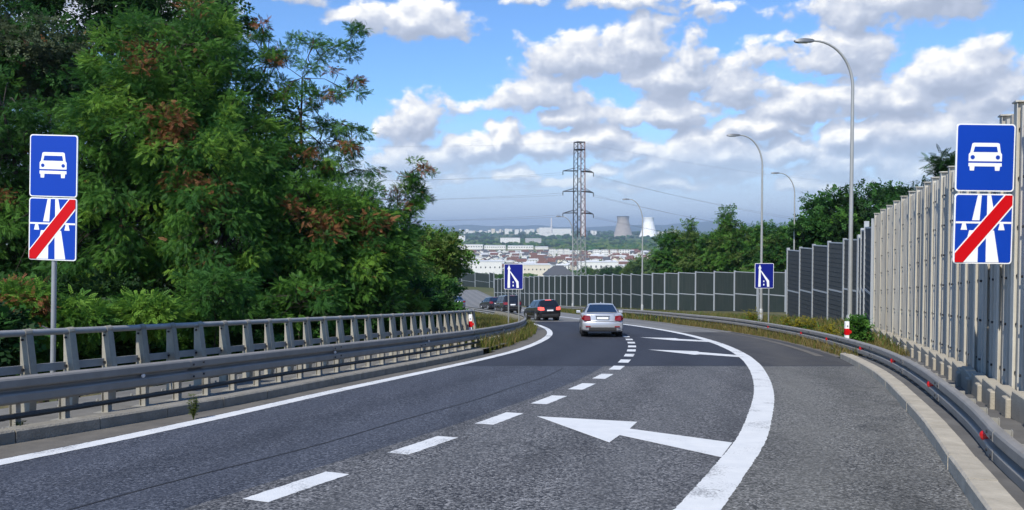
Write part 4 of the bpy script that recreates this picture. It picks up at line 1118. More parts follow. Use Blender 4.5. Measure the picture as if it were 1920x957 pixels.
# the big robinia in the middle
make_tree('robinia_tree', 'largest feathery green robinia with rusty brown pods behind the railing', 'tree', base_at(330, 25),
    [E_(330,150,25,150,120,3), E_(270,250,24,130,120,3), E_(400,300,24,120,130,3), E_(230,420,23,130,130,2.6), E_(420,440,23,110,120,2.6), E_(400,80,26,70,70,2)],
    720, 104, .175, .44, GL, [4, 3.4, 1.3, .22], seed=11, trunk_r=.2,
    brown=[(bpt(290,190,22), .75, .9), (bpt(345,150,22), .6, .8), (bpt(320,230,22), .6, .8), (bpt(262,110,23), .7, .5), (bpt(370,340,22), .6, .9), (bpt(410,385,22), .5, .9), (bpt(345,120,22), .6, .7)])
make_tree('robinia_tree', 'open robinia whose bare topped branches reach into the sky right of the largest one', 'tree', base_at(575, 28),
    [E_(500,120,28,50,75,1.6), E_(585,90,28,55,45,1.4), E_(655,75,28,35,30,.9), E_(560,200,28,70,60,1.6), E_(650,170,28,40,50,1.1), E_(690,245,28,32,26,.9), E_(600,270,28,75,50,1.8), E_(540,340,27,110,80,2.2), E_(640,330,28,60,45,1.5)],
    165, 70, .185, .34, GL, [3.4, 3.6, .7, .5], seed=12, trunk_r=.16, flat=.5,
    brown=[(bpt(600,140,28), 1.2, .35), (bpt(690,245,28), .7, .5), (bpt(520,340,26), 1.0, .7), (bpt(640,210,28), .8, .5)])
make_tree('robinia_tree', 'broad lower robinia with rusty pod clusters above the shaded railing posts', 'tree', base_at(600, 27),
    [E_(560,440,25,110,100,2.4), E_(660,430,26,90,90,2.2), E_(620,520,25,130,70,2.2), E_(500,520,24,100,70,2.2), E_(720,480,26,60,80,1.8)],
    480, 104, .175, .42, GL, [4, 3.4, 1.0, .2], seed=13, trunk_r=.15,
    brown=[(bpt(570,405,23), .8, .9), (bpt(535,350,23), .6, .8), (bpt(610,420,24), .7, .9), (bpt(560,440,23), .6, .8), (bpt(700,440,25), .6, .7), (bpt(500,300,24), .5, .6)])
make_tree('robinia_tree', 'slim robinia with one spray leaning out over the valley, rightmost of the tall trees', 'tree', base_at(740, 30),
    [E_(780,340,30,42,30,.8), E_(765,385,30,38,40,.9), E_(740,430,30,40,50,1.1), E_(790,310,30,22,22,.5), E_(735,500,30,60,60,1.5)],
    95, 70, .185, .32, GL, [3, 4, .8, .35], seed=14, trunk_r=.10, flat=.5, brown=[(bpt(720,330,29), .8, .6), (bpt(745,370,29), .6, .5)])
make_tree('leafy_tree', 'dark green tree behind the left double sign', 'tree', base_at(80, 24),
    [E_(60,300,24,130,140,3), E_(120,420,23,120,110,2.6), E_(-40,420,23,110,130,2.6), E_(-90,250,24,110,150,3)],
    440, 100, .18, .46, [M['leaf_deep'], M['leaf_green'], M['leaf_dark'], M['leaf_brown']], [4, 2, 2, .15], seed=15, trunk_r=.2, brown=[(bpt(60,380,22), .6, .5)])
make_tree('leafy_tree', 'grey olive leaved tree at the top left, above the dark green one', 'tree', base_at(60, 30),
    [E_(80,130,30,110,90,3), E_(-40,80,30,110,110,3), E_(150,170,30,70,60,2)],
    240, 76, .24, .62, [M['leaf_olive'], M['leaf_deep'], M['leaf_brown']], [4, 1.2, .12], kind='plain', seed=16, trunk_r=.22)
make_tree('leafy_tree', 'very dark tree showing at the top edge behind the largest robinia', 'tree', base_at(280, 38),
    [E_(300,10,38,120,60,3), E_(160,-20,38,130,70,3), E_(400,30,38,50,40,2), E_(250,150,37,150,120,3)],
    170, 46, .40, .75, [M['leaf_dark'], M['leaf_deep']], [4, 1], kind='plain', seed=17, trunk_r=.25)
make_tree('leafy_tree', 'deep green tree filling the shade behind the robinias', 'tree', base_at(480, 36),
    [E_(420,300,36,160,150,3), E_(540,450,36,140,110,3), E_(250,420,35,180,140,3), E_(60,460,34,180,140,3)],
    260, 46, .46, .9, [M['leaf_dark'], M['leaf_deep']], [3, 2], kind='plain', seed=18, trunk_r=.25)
make_tree('leafy_tree', 'light green bushy tree at the right tip of the left trees', 'tree', base_at(815, 42),
    [E_(800,470,42,48,45,1.8), E_(835,480,42,34,42,1.4), E_(800,530,41,55,40,1.8), E_(770,500,41,45,60,1.6)],
    130, 44, .34, .52, [M['leaf_birch'], M['leaf_green'], M['leaf_yellow']], [4, 3, .6], kind='plain', seed=19, trunk_r=.12)
make_tree('leafy_tree', 'dark small tree under the light green tip, beside the far road', 'tree', base_at(820, 36),
    [E_(810,550,36,46,32,1.2), E_(770,565,34,40,30,1.2)], 60, 36, .30, .42, [M['leaf_deep'], M['leaf_green']], [3, 2], kind='plain', seed=20, trunk_r=.07)
def shrub(u, v, d, ru, rv, label, mats, w, seed, n=44, per=52, ls=.19, kind='pinnate', cr=.28):
    e = E_(u, v, d, ru, rv); make_tree('shrub', label, 'shrub', base_at(u, d), [e], n, per, ls, cr, mats, w, kind=kind, seed=seed, trunk_r=.035, droop=.2, limb_frac=.6)
shrub(270, 590, 18, 55, 34, 'bright green shrub behind the railing, third gap right of the sign pole', [M['leaf_bright'], M['leaf_green']], [3, 2], 31)
shrub(30, 575, 16.5, 60, 46, 'reddish brown and green shrub left of the sign pole', [M['leaf_brown'], M['leaf_green'], M['leaf_bright']], [2, 2, 2], 32)
shrub(145, 600, 17, 60, 42, 'mid green shrub behind the railing right of the sign pole', [M['leaf_green'], M['leaf_bright']], [3, 2], 33)
shrub(400, 560, 19.5, 90, 60, 'deep green shrub behind the railing below the largest robinia', [M['leaf_deep'], M['leaf_green']], [3, 2], 34, 40)
shrub(560, 570, 22, 80, 45, 'green shrub with one brown tip behind the middle of the railing', [M['leaf_green'], M['leaf_deep'], M['leaf_brown']], [3, 2, .2], 35, 36)
shrub(690, 575, 25, 70, 40, 'dark shrub behind the shaded part of the railing', [M['leaf_deep'], M['leaf_dark']], [3, 2], 36, 34)
shrub(765, 570, 27, 36, 30, 'yellowish young shrub above the far part of the railing', [M['leaf_yellow'], M['leaf_bright']], [2, 3], 37, 20)
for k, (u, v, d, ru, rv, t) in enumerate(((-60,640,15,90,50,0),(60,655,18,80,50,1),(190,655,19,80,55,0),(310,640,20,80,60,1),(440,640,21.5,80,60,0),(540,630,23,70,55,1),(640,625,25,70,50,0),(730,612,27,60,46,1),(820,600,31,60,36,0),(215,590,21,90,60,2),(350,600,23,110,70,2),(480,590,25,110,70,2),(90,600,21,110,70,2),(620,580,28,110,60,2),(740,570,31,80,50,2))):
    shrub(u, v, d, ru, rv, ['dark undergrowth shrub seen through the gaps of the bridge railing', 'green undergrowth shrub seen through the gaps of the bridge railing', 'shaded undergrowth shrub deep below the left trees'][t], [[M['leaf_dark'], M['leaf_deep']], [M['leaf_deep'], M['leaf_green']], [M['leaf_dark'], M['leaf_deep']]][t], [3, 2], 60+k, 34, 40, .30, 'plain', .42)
    bpy.data.objects[[o.name for o in COL.objects if o.name.startswith('shrub')][-1]]['group'] = ['dark undergrowth', 'green undergrowth', 'shaded undergrowth'][t]
# trees right
make_tree('leafy_tree', 'wide dark round tree behind the grey slatted wall', 'tree', base_at(1570, 66),
    [E_(1560,405,66,55,48,3), E_(1540,440,66,45,40,3), E_(1610,400,66,45,42,3), E_(1650,400,66,40,45,3), E_(1590,450,66,70,50,3), E_(1665,370,66,25,22,2)],
    200, 44, .50, .75, [M['leaf_dark'], M['leaf_deep'], M['leaf_green']], [3, 3, .8], kind='plain', seed=41, trunk_r=.25)
make_tree('leafy_tree', 'dark tree just topping the light metal wall', 'tree', base_at(1775, 40),
    [E_(1775,320,40,36,26,1.4), E_(1725,375,40,36,26,1.4), E_(1800,350,40,40,50,1.6), E_(1700,420,40,50,40,1.6)],
    70, 40, .40, .5, [M['leaf_dark'], M['leaf_deep']], [3, 2], kind='pinnate', seed=42, trunk_r=.14)
def conic(u, vtop, vbot, d, ru):
    return [E_(u, vbot+(vtop-vbot)*t, d, ru*(1.05-t)*.95, abs(vbot-vtop)*.16) for t in (.1, .3, .5, .7, .85, .97)]
make_tree('birch_tree', 'tallest pointed birch behind the far green wall', 'tree', base_at(1363, 118), conic(1363, 395, 500, 118, 42), 130, 40, .62, .9, [M['leaf_birch'], M['leaf_green'], M['leaf_deep']], [3, 2, 1], kind='plain', seed=43, trunk_r=.2)
for k, (u, vt, d, ru, sd, lb) in enumerate(((1293, 425, 122, 34, 44, 'pointed dark green tree left of the tallest birch'), (1330, 435, 120, 34, 45, 'rounded tree between the two pointed trees'),
        (1400, 428, 116, 38, 46, 'bushy green tree right of the tallest birch'), (1445, 420, 112, 42, 47, 'bushy tree behind the right lane drop sign'), (1470, 432, 110, 36, 48, 'tree behind the end of the far green wall'), (1262, 452, 124, 30, 49, 'low olive tree at the left end of the row behind the far wall'))):
    ee = conic(u, vt, 505, d, ru) if k in (0,) else [E_(u, 470, d, ru, 36), E_(u-ru*.3, 490, d, ru, 24), E_(u+ru*.3, 488, d, ru*.9, 24), E_(u+ru*.1, (vt+470)/2, d, ru*.7, (470-vt)*.55)]
    make_tree('leafy_tree', lb, 'tree', base_at(u, d), ee, 100, 38, .62, .85, [M['leaf_birch'], M['leaf_deep'], M['leaf_green']], [2, 3, 2], kind='plain', seed=sd, trunk_r=.18)

# small stock tree, copied for the valley
def stock(seed, mats, w):
    return make_tree('valley_tree', 'x', 'tree', (0, 0, 0), [((0, 0, 5), (3, 3, 2.6)), ((.8, .5, 7.2), (2.1, 2.1, 1.8)), ((-1.2, -.6, 4), (2.2, 2.2, 1.8)), ((1.4, 0, 4), (2, 2, 1.6))], 60, 22, .75, 1.0, mats, w, kind='plain', seed=seed, trunk_r=.25, limbs=False)
st = [stock(71, [M['leaf_birch'], M['leaf_pale']], [2, 2]), stock(72, [M['leaf_deep'], M['leaf_green']], [2, 2]), stock(73, [M['leaf_dark'], M['leaf_deep']], [2, 1])]
LB = ['pale green valley tree beyond the far green wall', 'mid green valley tree beyond the far green wall', 'dark green valley tree beyond the far green wall']
spots = []
rr = random.Random(5)
for k in range(46):     # green slope right of the town
    u = rr.uniform(1180, 1300); d = rr.uniform(240, 620); spots.append((u, d, rr.uniform(.9, 1.4), rr.choice([0, 0, 1])))
for k in range(16): spots.append((rr.uniform(1090, 1170), rr.uniform(420, 620), rr.uniform(.8, 1.1), rr.choice([0, 1, 2])))
for k in range(10): spots.append((rr.uniform(1175, 1215), rr.uniform(300, 380), rr.uniform(.7, 1.0), 2))
for k in range(12): spots.append((rr.uniform(860, 960), rr.uniform(340, 520), rr.uniform(.45, .7), rr.choice([0, 1])))
for k in range(26): spots.append((rr.uniform(760, 880), rr.uniform(360, 700), rr.uniform(.8, 1.2), rr.choice([0, 1, 2])))
for k in range(24): spots.append((rr.uniform(1300, 1640), rr.uniform(200, 420), rr.uniform(1, 1.5), rr.choice([1, 2, 1])))
used = [0, 0, 0]
for (u, d, s, k) in spots:
    o = st[k] if not used[k] else copy_tree(st[k]); used[k] = 1
    x = (u-CX)/F*d; o.location = (x, d, prof(d)-.1); o.scale = (s*rr.uniform(.85, 1.2), s*rr.uniform(.85, 1.2), s); o.rotation_euler = (0, 0, rr.uniform(0, 6.28))
    o['label'] = LB[k]; o['group'] = ['pale green valley trees', 'mid green valley trees', 'dark green valley trees'][k]
# distant woods: belts of crowns nobody could count
def woods():
    ico = bmesh.new(); bmesh.ops.create_icosphere(ico, subdivisions=2, radius=1); IV = np.array([v.co[:] for v in ico.verts]); IF = np.array([[v.index for v in f.verts] for f in ico.faces]); ico.free()
    rng = np.random.default_rng(5); V = []; Fc = []; mi = []; n = 0
    def put(u, d, s, k):
        nonlocal n
        x = (u-CX)/F*d; j = 1+.28*rng.normal(size=(len(IV), 1)); sc = np.array([s*(1+.4*rng.random()), s, s*.75])
        P = IV*j*sc+np.array([x, d, prof(d)+s*.35]); V.append(P); Fc.append(IF+n); n += len(P); mi.extend([k]*len(IF))
    for _ in range(900): u = rng.uniform(700, 1350); d = rng.uniform(2500, 3600); put(u, d, rng.uniform(5, 11), rng.choice([0, 1, 2]))
    for _ in range(700): u = rng.uniform(700, 1500); d = rng.uniform(3600, 6500); put(u, d, rng.uniform(8, 15), rng.choice([0, 2]))
    for _ in range(260): u = rng.uniform(1040, 1420); d = rng.uniform(1900, 2500); put(u, d, rng.uniform(5, 10), rng.choice([0, 1]))
    for _ in range(160): u = rng.uniform(800, 1230); d = rng.uniform(1000, 1900); put(u, d, rng.uniform(2.0, 4), rng.choice([0, 1, 2]))
    for _ in range(120): u = rng.uniform(840, 1130); d = rng.uniform(650, 900); put(u, d, rng.uniform(1.5, 3.2), rng.choice([0, 1, 2]))
    V = np.concatenate(V); Fc = np.concatenate(Fc)
    me = bpy.data.meshes.new('distant_woods'); me.from_pydata(V.tolist(), [], Fc.tolist())
    for m in ('leaf_deep', 'leaf_birch', 'leaf_dark'): me.materials.append(M[m])
    me.polygons.foreach_set('material_index', mi); me.update()
    o = bpy.data.objects.new('distant_woods', me); COL.objects.link(o); tag(o, 'belts of hazy green woodland and hedges across the valley', 'woods', kind='stuff')
woods()
# grass
def grass(name, label, pts, hmin, hmax, mats, w, seed, width=.012, cat='grass'):
    rng = np.random.default_rng(seed); pts = np.array(pts); n = len(pts)
    h = rng.uniform(hmin, hmax, n); a = rng.uniform(0, 6.283, n); l = rng.normal(0, .28, (n, 2))
    wx = np.cos(a)*width*(.7+.6*rng.random(n)); wy = np.sin(a)*width
    V = np.zeros((n, 5, 3))
    V[:, 0] = pts+np.stack([-wx, -wy, np.zeros(n)], 1); V[:, 1] = pts+np.stack([wx, wy, np.zeros(n)], 1)
    m = pts+np.stack([l[:, 0]*h*.35, l[:, 1]*h*.35, h*.55], 1)
    V[:, 2] = m+np.stack([wx*.8, wy*.8, 0*h], 1); V[:, 3] = m-np.stack([wx*.8, wy*.8, 0*h], 1)
    V[:, 4] = pts+np.stack([l[:, 0]*h, l[:, 1]*h, h*(1-.1*rng.random(n))], 1)
    Fc = []
    for i in range(n): o = i*5; Fc += [(o, o+1, o+2, o+3), (o+3, o+2, o+4)]
    me = bpy.data.meshes.new(name); me.from_pydata(V.reshape(-1, 3).tolist(), [], Fc)
    for q in mats: me.materials.append(q)
    w = np.array(w, float)/sum(w); me.polygons.foreach_set('material_index', np.repeat(rng.choice(len(mats), n, p=w), 2).astype(np.int32)); me.update()
    o = bpy.data.objects.new(name, me); COL.objects.link(o); return tag(o, label, cat, kind='stuff')
def scatter(fx, o0, o1, y0, y1, n, seed, clump=True, dz=-.05):
    rng = np.random.default_rng(seed); P = []
    while len(P) < n:
        y = y0+(y1-y0)*rng.random()**1.15; o = rng.uniform(o0 if not callable(o0) else o0(y), o1 if not callable(o1) else o1(y))
        if clump and math.sin(y*2.3+o*3.1)+math.sin(y*5.7-o*2.3)+rng.normal()*.9 < -.5: continue
        p = off(fx, y, o); P.append((p.x, p.y, prof(p.y)+dz))
    return P
G3 = [M['grass_dry'], M['grass_green'], M['leaf_yellow']]
grass('grass_island', 'dry yellow green grass round the left guardrail bend', scatter(XL, -6.5, -.62, 22.8, 60, 26000, 1), .22, .62, G3, [4, 4, 1], 1, .012)
grass('grass_island', 'short dry grass on the left verge further down', scatter(XL, -9, -.7, 58, 110, 9000, 2), .2, .45, G3, [4, 4, 1], 2, .02)
grass('verge_grass', 'straw coloured grass under the right guardrail past the kerb', scatter(XK, .15, 2.4, 20.0, 48, 22000, 3), .12, .42, G3, [7, 2, .5], 3, .011)
grass('verge_grass', 'tall green weeds behind the right guardrail', scatter(XK, 1.6, 8.5, 21, 60, 15000, 4), .25, .65, [M['grass_green'], M['grass_dry'], M['leaf_green']], [3, 4, 1], 4, .02)
grass('verge_grass', 'green verge strip before the far green wall', scatter(XK, .6, 9, 48, 120, 14000, 5), .2, .6, G3, [3, 4, .5], 5, .025)
def goldenrod(u, v, d, s, label, seed):
    rng = np.random.default_rng(seed); c = at(u, v, d); zb = prof(d)-.1
    root = empty('goldenrod_plant', (c.x, d, zb), 0, label, 'plant'); H = c.z-zb
    b = MB(); pos = []; dirs = []; mi = []
    for k in range(26):
        a = rng.uniform(0, 6.28); r = rng.uniform(.02, .36)*s; hx = r*math.cos(a); hy = r*math.sin(a); h = H*rng.uniform(.65, 1.15)
        b.tube([(hx*.4, hy*.4, 0), (hx*.7, hy*.7, h*.6), (hx*1.3, hy*1.3, h)], [.008, .006, .003], 4)
        for q in range(26):
            t = rng.uniform(.25, 1); pos.append((hx*(.4+.9*t), hy*(.4+.9*t), h*t)); dirs.append((rng.normal(), rng.normal(), rng.normal()*.3+.1)); mi.append(1 if t > .72 else 0)
    b.build('stems', M['grass_green'], root, recalc=False)
    n = len(pos); leaves_mesh('foliage', np.array(pos), np.array(dirs), np.array([[0, 0, 1]]*n)+rng.normal(size=(n, 3))*.3, np.full(n, .11*s), np.array(mi), [M['leaf_green'], M['goldenrod']], root, 'plain')
goldenrod(1488, 592, 31, 1.1, 'tallest yellow goldenrod by the right lane drop sign', 1)
goldenrod(1514, 602, 29, .9, 'yellow goldenrod right of the tallest clump', 2)
goldenrod(1548, 612, 26.5, .9, 'low yellow goldenrod growing behind the right guardrail', 3)
goldenrod(1408, 584, 37, 1.0, 'pale weed clump left of the right lane drop sign legs', 4)
shrub(1608, 618, 24, 13, 26, 'dark green bush behind the red banded marker at the metal wall', [M['leaf_deep'], M['leaf_green']], [2, 2], 51, 22, 40, .16, 'plain', .2)
# lone weed in the left gutter
def weed(u, v0, v1, label, seed):
    rng = np.random.default_rng(seed); p = road_at(u, v1); H = (v1-v0)/F*p.y
    root = empty('weed_plant', (p.x, p.y, prof(p.y)), 0, label, 'plant'); b = MB(); pos = []; dirs = []
    for k in range(11):
        a = rng.uniform(0, 6.28); r = rng.uniform(.01, .045); h = H*rng.uniform(.6, 1)
        b.tube([(0, 0, 0), (r*math.cos(a), r*math.sin(a), h*.6), (1.6*r*math.cos(a), 1.6*r*math.sin(a), h)], [.004, .003, .002], 4)
        for q in range(16): t = rng.uniform(.2, 1); pos.append((1.6*r*t*math.cos(a), 1.6*r*t*math.sin(a), h*t)); dirs.append((rng.normal(), rng.normal(), .4))
    b.build('stems', M['grass_green'], root, recalc=False); n = len(pos)
    leaves_mesh('foliage', np.array(pos), np.array(dirs), np.array([[0, 0, 1.]]*n)+rng.normal(size=(n, 3))*.3, np.full(n, .035), np.zeros(n, int), [M['grass_green']], root, 'plain')
weed(363, 735, 787, 'lone spindly weed growing from the left gutter by the kerb', 1)
weed(40, 790, 822, 'tiny weed at the foot of the left kerb near the picture edge', 2)

# ================================================================== PYLON AND WIRES
def pylon():
    d = 260; k = d/F; c = at(1086, 432, d); zb = prof(d); ztop = at(1086, 267, d).z; zmid = at(1086, 445, d).z
    root = empty('power_pylon', (c.x, d, zb)); tag(root, 'tall narrow lattice power pylon with three pairs of arms and a rusty leg', 'pylon')
    H = ztop-zb; ang = R(24); rot = Matrix.Rotation(ang, 3, 'Z')
    def hwid(z): return 1.28+(.45*(1-z/(H*.55)) if z < H*.55 else 0)
    legs = [(-1, -1), (1, -1), (1, 1), (-1, 1)]
    def lp(i, z): w = hwid(z); return rot @ Vector((legs[i][0]*w, legs[i][1]*w, z))
    zc = zmid-zb
    for i in range(4):
        b = MB(); b.tube([lp(i, 0), lp(i, zc)], .13, 4); b.build('lower_leg', M['steel_pale'], root)
        b = MB(); b.tube([lp(i, zc), lp(i, H)], .15, 4); b.build('upper_leg', M['steel_rust'] if i in (1, 2) else M['steel_dark'], root)
    lev = [0, zc*.18, zc*.36, zc*.52, zc*.68, zc*.84, zc]; n = 15; lev += [zc+(H-zc)*j/n for j in range(1, n+1)]
    lo = MB(); up = MB()
    for j in range(len(lev)-1):
        for i in range(4):
            b = lo if lev[j] < zc-.1 else up; i2 = (i+1) % 4
            if b is lo: b.tube([lp(i, lev[j]), lp(i2, lev[j+1])], .055, 4); b.tube([lp(i2, lev[j]), lp(i, lev[j+1])], .055, 4)
            else:
                if j % 2: b.tube([lp(i, lev[j]), lp(i2, lev[j+1])], .075, 4)
                else: b.tube([lp(i2, lev[j]), lp(i, lev[j+1])], .075, 4)
    lo.build('lower_bracing', M['steel_pale'], root); up.build('upper_bracing', M['steel_dark'], root)
    b = MB()
    for i in range(4): b.tube([lp(i, H), lp((i+1) % 4, H)], .14, 4); b.tube([lp(i, H-2.4), lp((i+1) % 4, H-2.4)], .2, 4)
    b.build('top_frame', M['steel_dark'], root)
    tips = []
    for v in (321, 359, 399.5):
        z = at(1086, v, d).z-zb
        for s, ru in ((-1, 32), (1, 28)):
            b = MB(); w = hwid(z); tip = rot @ Vector((s*ru*k*1.08, 0, z)); tip.z = z-(.15 if s < 0 else .35)
            for sy in (-1, 1):
                a = rot @ Vector((s*w, sy*w, z)); b.tube([a, tip], .14, 4); a2 = rot @ Vector((s*w, sy*w, z+1.0)); b.tube([a2, tip], .08, 4)
            b.tube([rot @ Vector((s*w, -w, z)), rot @ Vector((s*w, w, z))], .14, 4)
            b.build('cross_arm', M['steel_dark'], root)
            q = MB(); q.lathe(tip-Vector((0, 0, 1.3)), [(.05, 0), (.16, .1), (.10, .35), (.16, .5), (.10, .75), (.16, .9), (.05, 1.25)], 8); q.build('insulator', M['steel_dark'], root)
            tips.append((s, v, Vector((c.x, d, zb))+tip-Vector((0, 0, 1.2))))
    return tips, Vector((c.x, d, ztop))
tips, ptop = pylon()
def wire(a, e, sag, label, r=.026):
    b = MB(); P = [a.lerp(e, t)-Vector((0, 0, sag*4*t*(1-t))) for t in np.linspace(0, 1, 28)]
    b.tube(P, r, 5); o = b.build('power_cable', M['wire'], recalc=False); return tag(o, label, 'cable', 'power lines on the pylon')
for s, v, t in tips:
    lvl = {321: 'upper', 359: 'middle', 399.5: 'lower'}[v]
    for j in (0, 1):
        if s < 0: wire(t+Vector((0, .8*j, .7*j)), at(420, v+(8 if v < 330 else 4 if v < 370 else 2)+j*5, 330), 2.0, f'thin power cable running left from the {lvl} pylon arm')
        else: wire(t+Vector((0, .8*j, .5*j)), at(1700, v+112-(v-321)*.25+j*7, 330), 2.5, f'thin power cable running right from the {lvl} pylon arm')
wire(ptop, at(420, 262, 330), 2, 'thin earth cable running left from the pylon top', .018)
wire(ptop, at(1700, 350, 330), 2.5, 'thin earth cable running right from the pylon top', .018)

# ================================================================== THE TOWN AND WORKS IN THE VALLEY
def house_proto(name, wall, roof, w, dp, h, rh, hip=0):
    root = empty(name)
    b = MB(); b.box((0, 0, h/2), (w, dp, h)); b.quadlist([(-w/2, -dp/2, h), (-w/2, dp/2, h), (-w/2, 0, h+rh*.9), (w/2, -dp/2, h), (w/2, dp/2, h), (w/2, 0, h+rh*.9)], [(0, 1, 2), (3, 5, 4)] if not hip else [])
    b.build('wall', wall, root, recalc=False)
    b = MB(); e = .5; x = w/2+e; y = dp/2+e; rx = x-hip
    A = [(-x, -y, h-.1), (x, -y, h-.1), (x, y, h-.1), (-x, y, h-.1), (-rx, 0, h+rh), (rx, 0, h+rh)]
    b.quadlist(A+[(p[0], p[1], p[2]+.3) for p in A], [(0, 1, 5, 4), (2, 3, 4, 5), (6, 10, 11, 7), (8, 11, 10, 9), (0, 6, 7, 1), (2, 8, 9, 3)]+([(1, 2, 5), (3, 0, 4), (7, 11, 8), (9, 10, 6)] if hip else [(1, 7, 11, 5), (2, 5, 11, 8), (0, 4, 10, 6), (3, 9, 10, 4)]))
    rf = b.build('roof', roof, root)
    q = MB(); q.box((w*.2, dp*.12, h+rh*.85), (.7, .7, 1.8)); q.build('chimney', M['cream_wall'], rf)
    for zz in ([1.5, 4.2] if h > 5 else [1.5]):
        for xx in (-.3, 0, .3):
            q = MB(); q.box((xx*w, -dp/2-.01, zz), (1.3, .06, 1.4)); q.build('window', M['window'], root)
    return root
protos = [(house_proto('house', M['white_wall'], M['roof_red'], 13, 9, 5.6, 3.4), 'white house with red tiled roof among the valley rows', 'red roofed valley houses'),
          (house_proto('house', M['cream_wall'], M['roof_brown'], 14, 10, 5.4, 3.8), 'cream house with brown tiled roof among the valley rows', 'brown roofed valley houses'),
          (house_proto('house', M['white_wall'], M['roof_grey'], 12, 9, 5.6, 3.0), 'white house with dark grey roof among the valley rows', 'grey roofed valley houses'),
          (house_proto('house', M['white_wall'], M['roof_pale'], 15, 10, 6.2, 1.2), 'white house with pale low roof among the valley rows', 'pale roofed valley houses')]
used = [0]*4; rr = random.Random(9); nh = 0
for row, d in enumerate([1080, 1140, 1210, 1290, 1370, 1450, 1540, 1640, 1740, 1850]):
    u = 800+rr.uniform(0, 12)
    while u < 1215:
        k = rr.choices([0, 1, 2, 3], [2.6, 3.6, 2.6, 3.6] if d > 1250 else [1.5, 1.8, 1.6, 4.6])[0]
        root, lb, gp_ = protos[k]; o = root if not used[k] else copy_tree(root); used[k] = 1
        o.location = ((u-CX)/F*d, d+rr.uniform(-20, 20), prof(d)); o.rotation_euler = (0, 0, rr.choice([0, 0, math.pi/2])+rr.uniform(-.25, .25)); tag(o, lb, 'house', gp_)
        s = rr.uniform(.9, 1.15); o.scale = (s, s, s); nh += 1
        u += rr.uniform(13, 24)*1300/d*.95
def block(name, u0, u1, v0, d, dp, label, wall='white_wall', roof='roof_pale', win=None, cat='building', yaw=0, base=None, group=None):
    x0 = (u0-CX)/F*d; x1 = (u1-CX)/F*d; zt = at(0, v0, d).z; zb = prof(d) if base is None else base; w = x1-x0; h = max(2, zt-zb)
    root = empty(name, ((x0+x1)/2, d, zb), yaw); tag(root, label, cat, group)
    b = MB(); b.box((0, dp/2, h/2), (w, dp, h)); b.build('wall', M[wall], root)
    b = MB(); b.box((0, dp/2, h+.25), (w+.8, dp+.8, .5)); b.build('roof', M[roof], root)
    if win:
        nx, nz, ww, wh = win
        for j in range(nz):
            q = MB()
            for i in range(nx): q.box((-w/2+(i+.5)*w/nx, -.03, (j+.6)*h/nz), (ww*w/nx, .12, wh*h/nz))
            q.build('window', M['window'], root)
    return root
block('warehouse', 862, 941, 491, 900, 30, 'large white hall above the far left bend', 'white_wall', 'roof_pale', (9, 1, .25, .12))
block('warehouse', 973, 1032, 497, 820, 26, 'long cream hall behind the left lane drop sign', 'cream_wall', 'roof_pale', (8, 1, .3, .12))
block('warehouse', 1085, 1160, 492, 1000, 24, 'low white hall beyond the pylon foot', 'white_wall', 'roof_pale', (8, 1, .3, .2))
for i, (a, c) in enumerate(((1112, 1124), (1128, 1141), (1145, 1157), (1161, 1181))):
    block('apartment_block', a, c, 468, 1560, 14, ['white apartment block nearest the pylon', 'second white apartment block right of the pylon', 'third white apartment block right of the pylon', 'widest white apartment block, rightmost of the row'][i], 'white_wall', 'roof_grey', (4, 4, .4, .4), group='white apartment blocks right of the pylon')
for i, (a, c) in enumerate(((1030, 1042), (1046, 1056), (1058, 1068))):
    block('apartment_block', a, c, 467, 1580, 14, ['white apartment block furthest left of the pylon', 'white apartment block between two others left of the pylon', 'white apartment block just left of the pylon legs'][i], 'white_wall', 'roof_grey', (4, 4, .4, .4), group='white apartment blocks left of the pylon')
for i, (a, c, v) in enumerate(((858, 905, 459.5), (908, 948, 461), (952, 1000, 461.5), (1004, 1028, 463.5))):
    block('warehouse', a, c, v, 2250, 60, ['leftmost long white shed in the row behind the red roofs', 'second long white shed behind the red roofs', 'third long white shed behind the red roofs', 'shortest white shed in the row behind the red roofs'][i], 'white_wall', 'roof_pale', (10, 1, .5, .22), group='long white sheds')
# works and estates near the horizon
rr = random.Random(4)
names = []
for i in range(26):
    u = 862+i*6.0+rr.uniform(-2, 2); w = rr.uniform(3, 8); d = rr.uniform(5200, 6200)
    block('tower_block', u, u+w, rr.uniform(429, 435), d, 40, 'pale tower block in the long row on the horizon left of the thin chimney', rr.choice(['white_wall', 'white_wall', 'cream_wall']), 'roof_pale', None, group='pale tower blocks on the horizon')
for i in range(20):
    u = 1098+i*9+rr.uniform(-3, 3); w = rr.uniform(3, 8); d = rr.uniform(4800, 6000)
    if 1155 < u+w and u < 1185 or 1197 < u+w and u < 1232: continue
    block('tower_block', u, u+w, rr.uniform(431, 440), d, 40, 'pale building on the horizon around the cooling towers', rr.choice(['white_wall', 'white_wall', 'grey_wall']), 'roof_pale', None, group='pale buildings around the cooling towers')
block('power_station', 1011, 1034, 427, 4900, 60, 'long white power station hall left of the thin chimney', 'white_wall')
block('power_station', 1036, 1071, 429, 4700, 60, 'white power station hall right of the thin chimney', 'white_wall')
block('power_station', 1005, 1072, 437.5, 4500, 50, 'low white hall in front of the power station', 'white_wall')
block('factory_hall', 1233, 1269, 434.5, 5000, 60, 'long white factory hall right of the white cooling tower', 'white_wall')
block('factory_hall', 938, 975, 446, 3000, 40, 'grey white depot in front of the horizon woods', 'white_wall', 'roof_grey')
block('factory_hall', 985, 1015, 447.5, 2900, 40, 'pale grey depot beside the horizon woods', 'grey_wall', 'roof_pale')
block('factory_hall', 853, 872, 442, 3300, 40, 'small white depot above the left tree tip', 'white_wall', 'roof_grey')
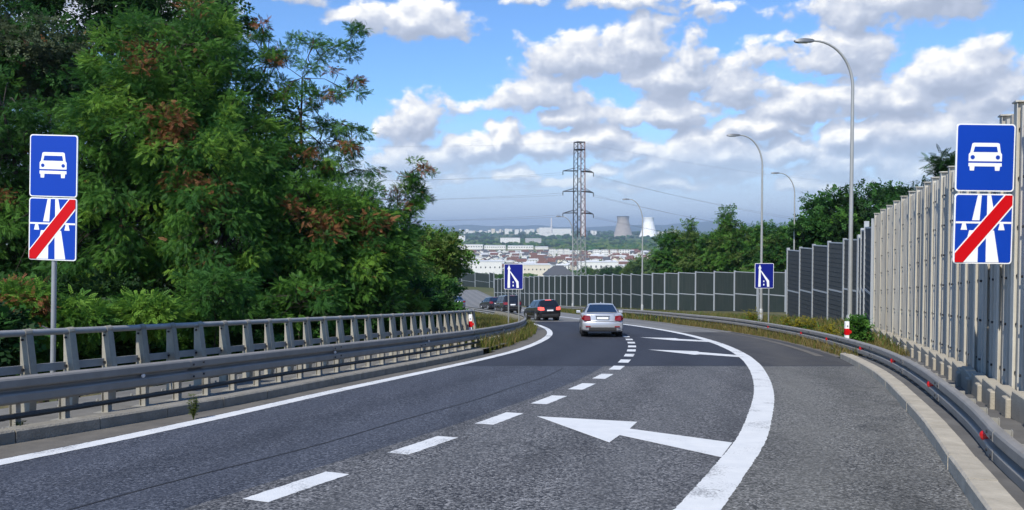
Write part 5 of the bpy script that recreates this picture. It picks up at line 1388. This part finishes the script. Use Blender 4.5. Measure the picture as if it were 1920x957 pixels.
def cooling(u, v0, v1, rt, rb, d, m, label, rim):
    k = d/F; zb = prof(d)-4; zt = at(0, v0, d).z; h = zt-zb
    root = empty('cooling_tower', ((u-CX)*k, d, zb)); tag(root, label, 'cooling tower')
    prf = [((rb+(rt*.92-rb)*(t/.8)**.72 if t < .8 else rt*.92+(rt-rt*.92)*((t-.8)/.2))*k, h*t) for t in np.linspace(0, 1, 15)]
    b = MB(); b.lathe((0, 0, 0), prf+[(prf[-1][0]-2, h), (prf[-1][0]-3, h*.9), (prf[-1][0]-3, h*.6)], 40, cap=False); b.build('shell', m, root, smooth=True)
    b = MB(); b.lathe((0, 0, h-3), [(prf[-1][0]+.3, 0), (prf[-1][0]+1.0, 0), (prf[-1][0]+1.0, 3.4), (prf[-1][0]+.3, 3.4), (prf[-1][0]+.3, 0)], 40, cap=False); b.build('rim', rim, root)
cooling(1168, 406, 448, 11.5, 20, 4500, M['tower_grey'], 'grey concrete cooling tower, left of the white one', M['roof_grey'])
cooling(1216, 408, 448, 10, 19, 4500, M['tower_white'], 'bright white cooling tower, right of the grey one', M['tower_white'])
def chimney(u, v0, w0, w1, d, bands, label):
    k = d/F; zb = prof(d); zt = at(0, v0, d).z; h = zt-zb
    root = empty('factory_chimney', ((u-CX)*k, d, zb)); tag(root, label, 'chimney')
    b = MB(); b.lathe((0, 0, 0), [(w0*k/2, 0), (w1*k/2, h)], 20); b.build('shaft', M['chimney'], root, smooth=40)
    for j in range(bands):
        t0 = .55+.45*j/bands; t1 = t0+.22/bands; r = lambda t: (w0+(w1-w0)*t)*k/2+.2
        b = MB(); b.lathe((0, 0, 0), [(r(t0), h*t0), (r(t1), h*t1)], 20, cap=False); b.build('red_band', M['chimney_red'], root)
chimney(1034, 409, 3.4, 2.4, 4850, 0, 'thin pale chimney between the white power station halls')
chimney(1093.5, 362, 8, 5, 4800, 0, 'tall pale chimney standing right behind the pylon')
# dark hipped villa just beyond the wall
hp = house_proto('villa_house', M['white_wall'], M['roof_grey'], 15, 11, 3.4, 5.2, hip=5)
hp.location = ((1047-CX)/F*500, 500, prof(500)); hp.rotation_euler = (0, 0, .3); tag(hp, 'white villa with dark hipped roof just above the far green wall, left of the pylon', 'house'); hp.scale = (1.05, 1.05, 1.05)

# ================================================================== HAZE
b = MB(); zb = min(prof(1500), prof(2600))-1.5-4; zt = 200
b.box((0, 7950, (zb+zt)/2), (18600, 16300, zt-zb))
hz = bpy.data.materials.new('haze'); hz.use_nodes = True; N = hz.node_tree.nodes
N.remove(N['Principled BSDF']); pv = N.new('ShaderNodeVolumePrincipled'); pv.inputs['Color'].default_value = (.68, .84, 1.0, 1); pv.inputs['Density'].default_value = 1.1e-4; pv.inputs['Anisotropy'].default_value = .2
hz.node_tree.links.new(pv.outputs[0], N['Material Output'].inputs['Volume'])
o = b.build('haze', hz); tag(o, 'pale blue summer haze over the valley', 'haze', kind='stuff')
print('houses', nh, 'objects', len(bpy.data.objects))
